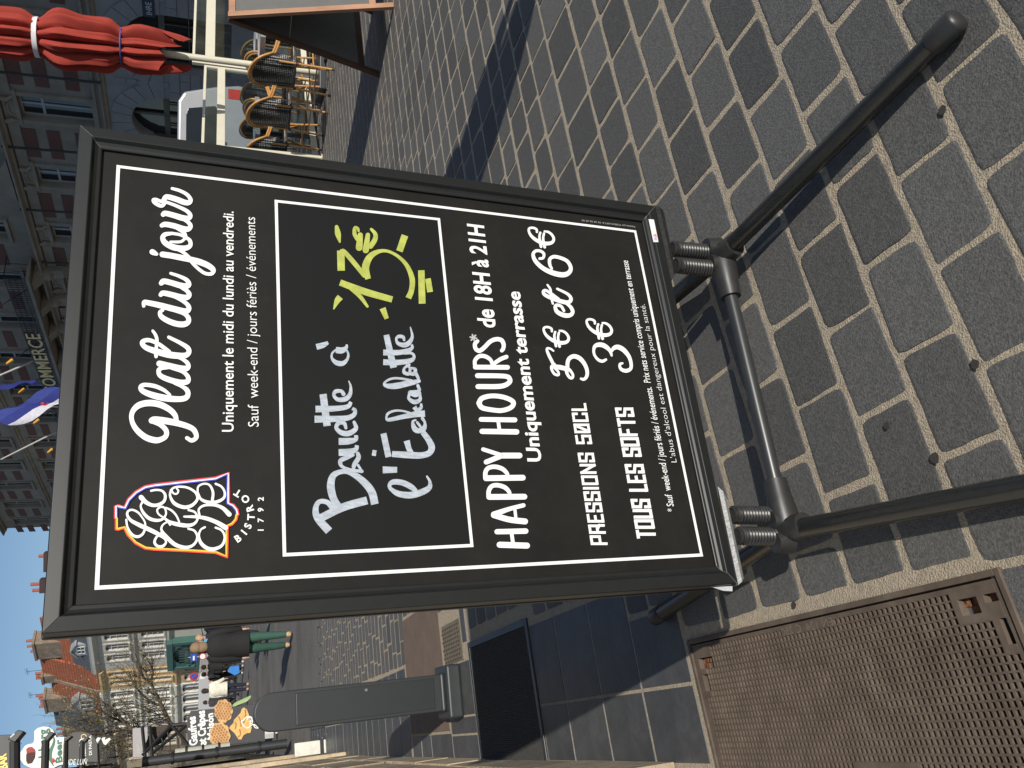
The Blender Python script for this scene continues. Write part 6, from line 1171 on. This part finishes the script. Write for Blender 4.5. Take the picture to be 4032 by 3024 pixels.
sc = MB(); p_ = D(815, 2527, 24.8); sc.box(p_, (.16, .05, .16)); tag(sc.build('blue_scarf', mt_('sky blue cloth', (.1, .4, .65))), 'sky blue scarf at the neck of the pink faced person', 'scarf')
for y_, Yd, lab, pk in ((2612, 39, 'person in black without a backpack, left companion of the backpack wearer', None), (2640, 39.6, 'person in black carrying a round black backpack', mt_('black nylon', (.02, .02, .022)))):
    person(lab, (D(960, y_, Yd)[0], Yd, 0), rad(12), 1.76, m_bj, m_bj, m_ws, m_dh, .1, .44, 1.1, (.15, -.15), pack=pk)
p_ = G(981, 2702); person('woman in cream coat and dark leggings seen from behind, holding a blue bag', (p_[0], p_[1], 0), rad(5), 1.66, m_wc, m_nv, m_tan, m_dh, .2, .40, 1.25, (.02, -.03), arms='bag')
bb2 = thing('blue_bag', 'bright blue shopping bag carried beside the cream coat', 'bag', (D(920, 2640, 33)[0], 33, .4)); mb = MB(); P = [D(x, y, 32.9) for x, y in ((896, 2645), (908, 2628), (942, 2624), (944, 2650), (925, 2660))]; mb.prism(P, (.02, .12, 0)); mb.build('bag_body', mt_('blue plastic', (.05, .22, .6)), parent=bb2, bevel=.01)
person('small figure in maroon jacket between the grey van and the cream coat', (D(880, 2672, 50)[0], 50, 0), rad(10), 1.55, mt_('maroon cloth', (.12, .015, .025)), m_bj, m_dh, m_skin, .1, .44, 1., (.2, -.2))
person('man in dark jumper striding beside the waffle board', (D(900, 2757, 46)[0], 46, 0), rad(60), 1.75, mt_('charcoal knit', (.035, .035, .038)), m_bj, m_dh, m_dh, .1, .46, 1.0, (.28, -.28))
# grey van far down the street
gv = thing('grey_van', 'plain light grey van standing in front of the far shop fronts', 'van', (D(900, 2724, 53)[0], 53, 0)); m_gv = M('light grey van paint', (.40, .40, .41), rough=.3, var=.03, coat=.4)
mb = MB(); mb.prism([(-1.0, 0, .35), (1.1, 0, .35), (1.12, 0, 1.5), (1.02, 0, 2.12), (-.92, 0, 2.12), (-1.02, 0, 1.5)], (0, 4.5, 0)); mb.build('body', m_gv, parent=gv, world=False, bevel=.08, segs=3)
for x in (-.75, .8): mb = MB(); mb.tube([(x-.1, .4, .33), (x+.12, .4, .33)], .33, 14); mb.build('wheel', m_matr, parent=gv, world=False)
for x in (-.98, .98): mb = MB(); mb.box((x, -.01, 1.0), (.1, .05, .3)); mb.build('tail_light', M('dull red lamp', (.35, .04, .03), rough=.3) if x < 0 else bpy.data.materials['dull red lamp'], parent=gv, world=False)
mb = MB(); mb.box((0, -.01, .42), (1.9, .08, .16)); mb.build('bumper', m_dk, parent=gv, world=False)
# road signs
def pole_sign(name, label, px, Y, shape, grp=None):
    c = D(*px, Y); th = thing(name, label, 'road sign', (c[0], Y, 0)); mb = MB(); mb.tube([(c[0], Y+.03, 0), (c[0], Y+.03, c[2]+.25)], .03, 8); mb.build('pole', m_zinc, parent=th); return th, c
rs, c = pole_sign('no_parking_sign', 'round blue no-parking sign with red rim and bar on a grey pole', (764, 2664), 43, 'r')
for r_, dy, m_ in ((.2, 0, M('road sign red', (.5, .02, .03))), (.155, -.012, M('road sign blue', (.02, .07, .4)))):
    mb = MB(); mb.prism([(c[0]+r_*math.cos(a), 43+dy, c[2]+r_*math.sin(a)) for a in np.linspace(0, 2*math.pi, 24, endpoint=False)], (0, .008, 0)); mb.build('disc', m_, parent=rs)
mb = MB(); mb.bar((c[0]-.11, 42.975, c[2]+.11), (c[0]+.11, 42.975, c[2]-.11), .04, .006, up=(0, 1, 0)); mb.build('red_bar', bpy.data.materials['road sign red'], parent=rs)
mb = MB(); mb.box((c[0], 43, c[2]-.36), (.3, .01, .22)); mb.build('plate', m_sw, parent=rs)
rs2, c = pole_sign('direction_sign', 'square blue sign above a round red and white one, by the green shop front', (763, 2588), 45, 's')
mb = MB(); mb.box((c[0], 45, c[2]), (.38, .01, .3)); mb.build('blue_plate', bpy.data.materials['road sign blue'], parent=rs2); mb = MB(); mb.box((c[0]-.04, 44.99, c[2]), (.22, .006, .08)); mb.build('white_symbol', m_white, parent=rs2)
for r_, dy, m_ in ((.18, 0, bpy.data.materials['road sign red']), (.13, -.012, m_white)):
    mb = MB(); mb.prism([(c[0]+r_*math.cos(a), 45+dy, c[2]-.42+r_*math.sin(a)) for a in np.linspace(0, 2*math.pi, 20, endpoint=False)], (0, .008, 0)); mb.build('disc', m_, parent=rs2)
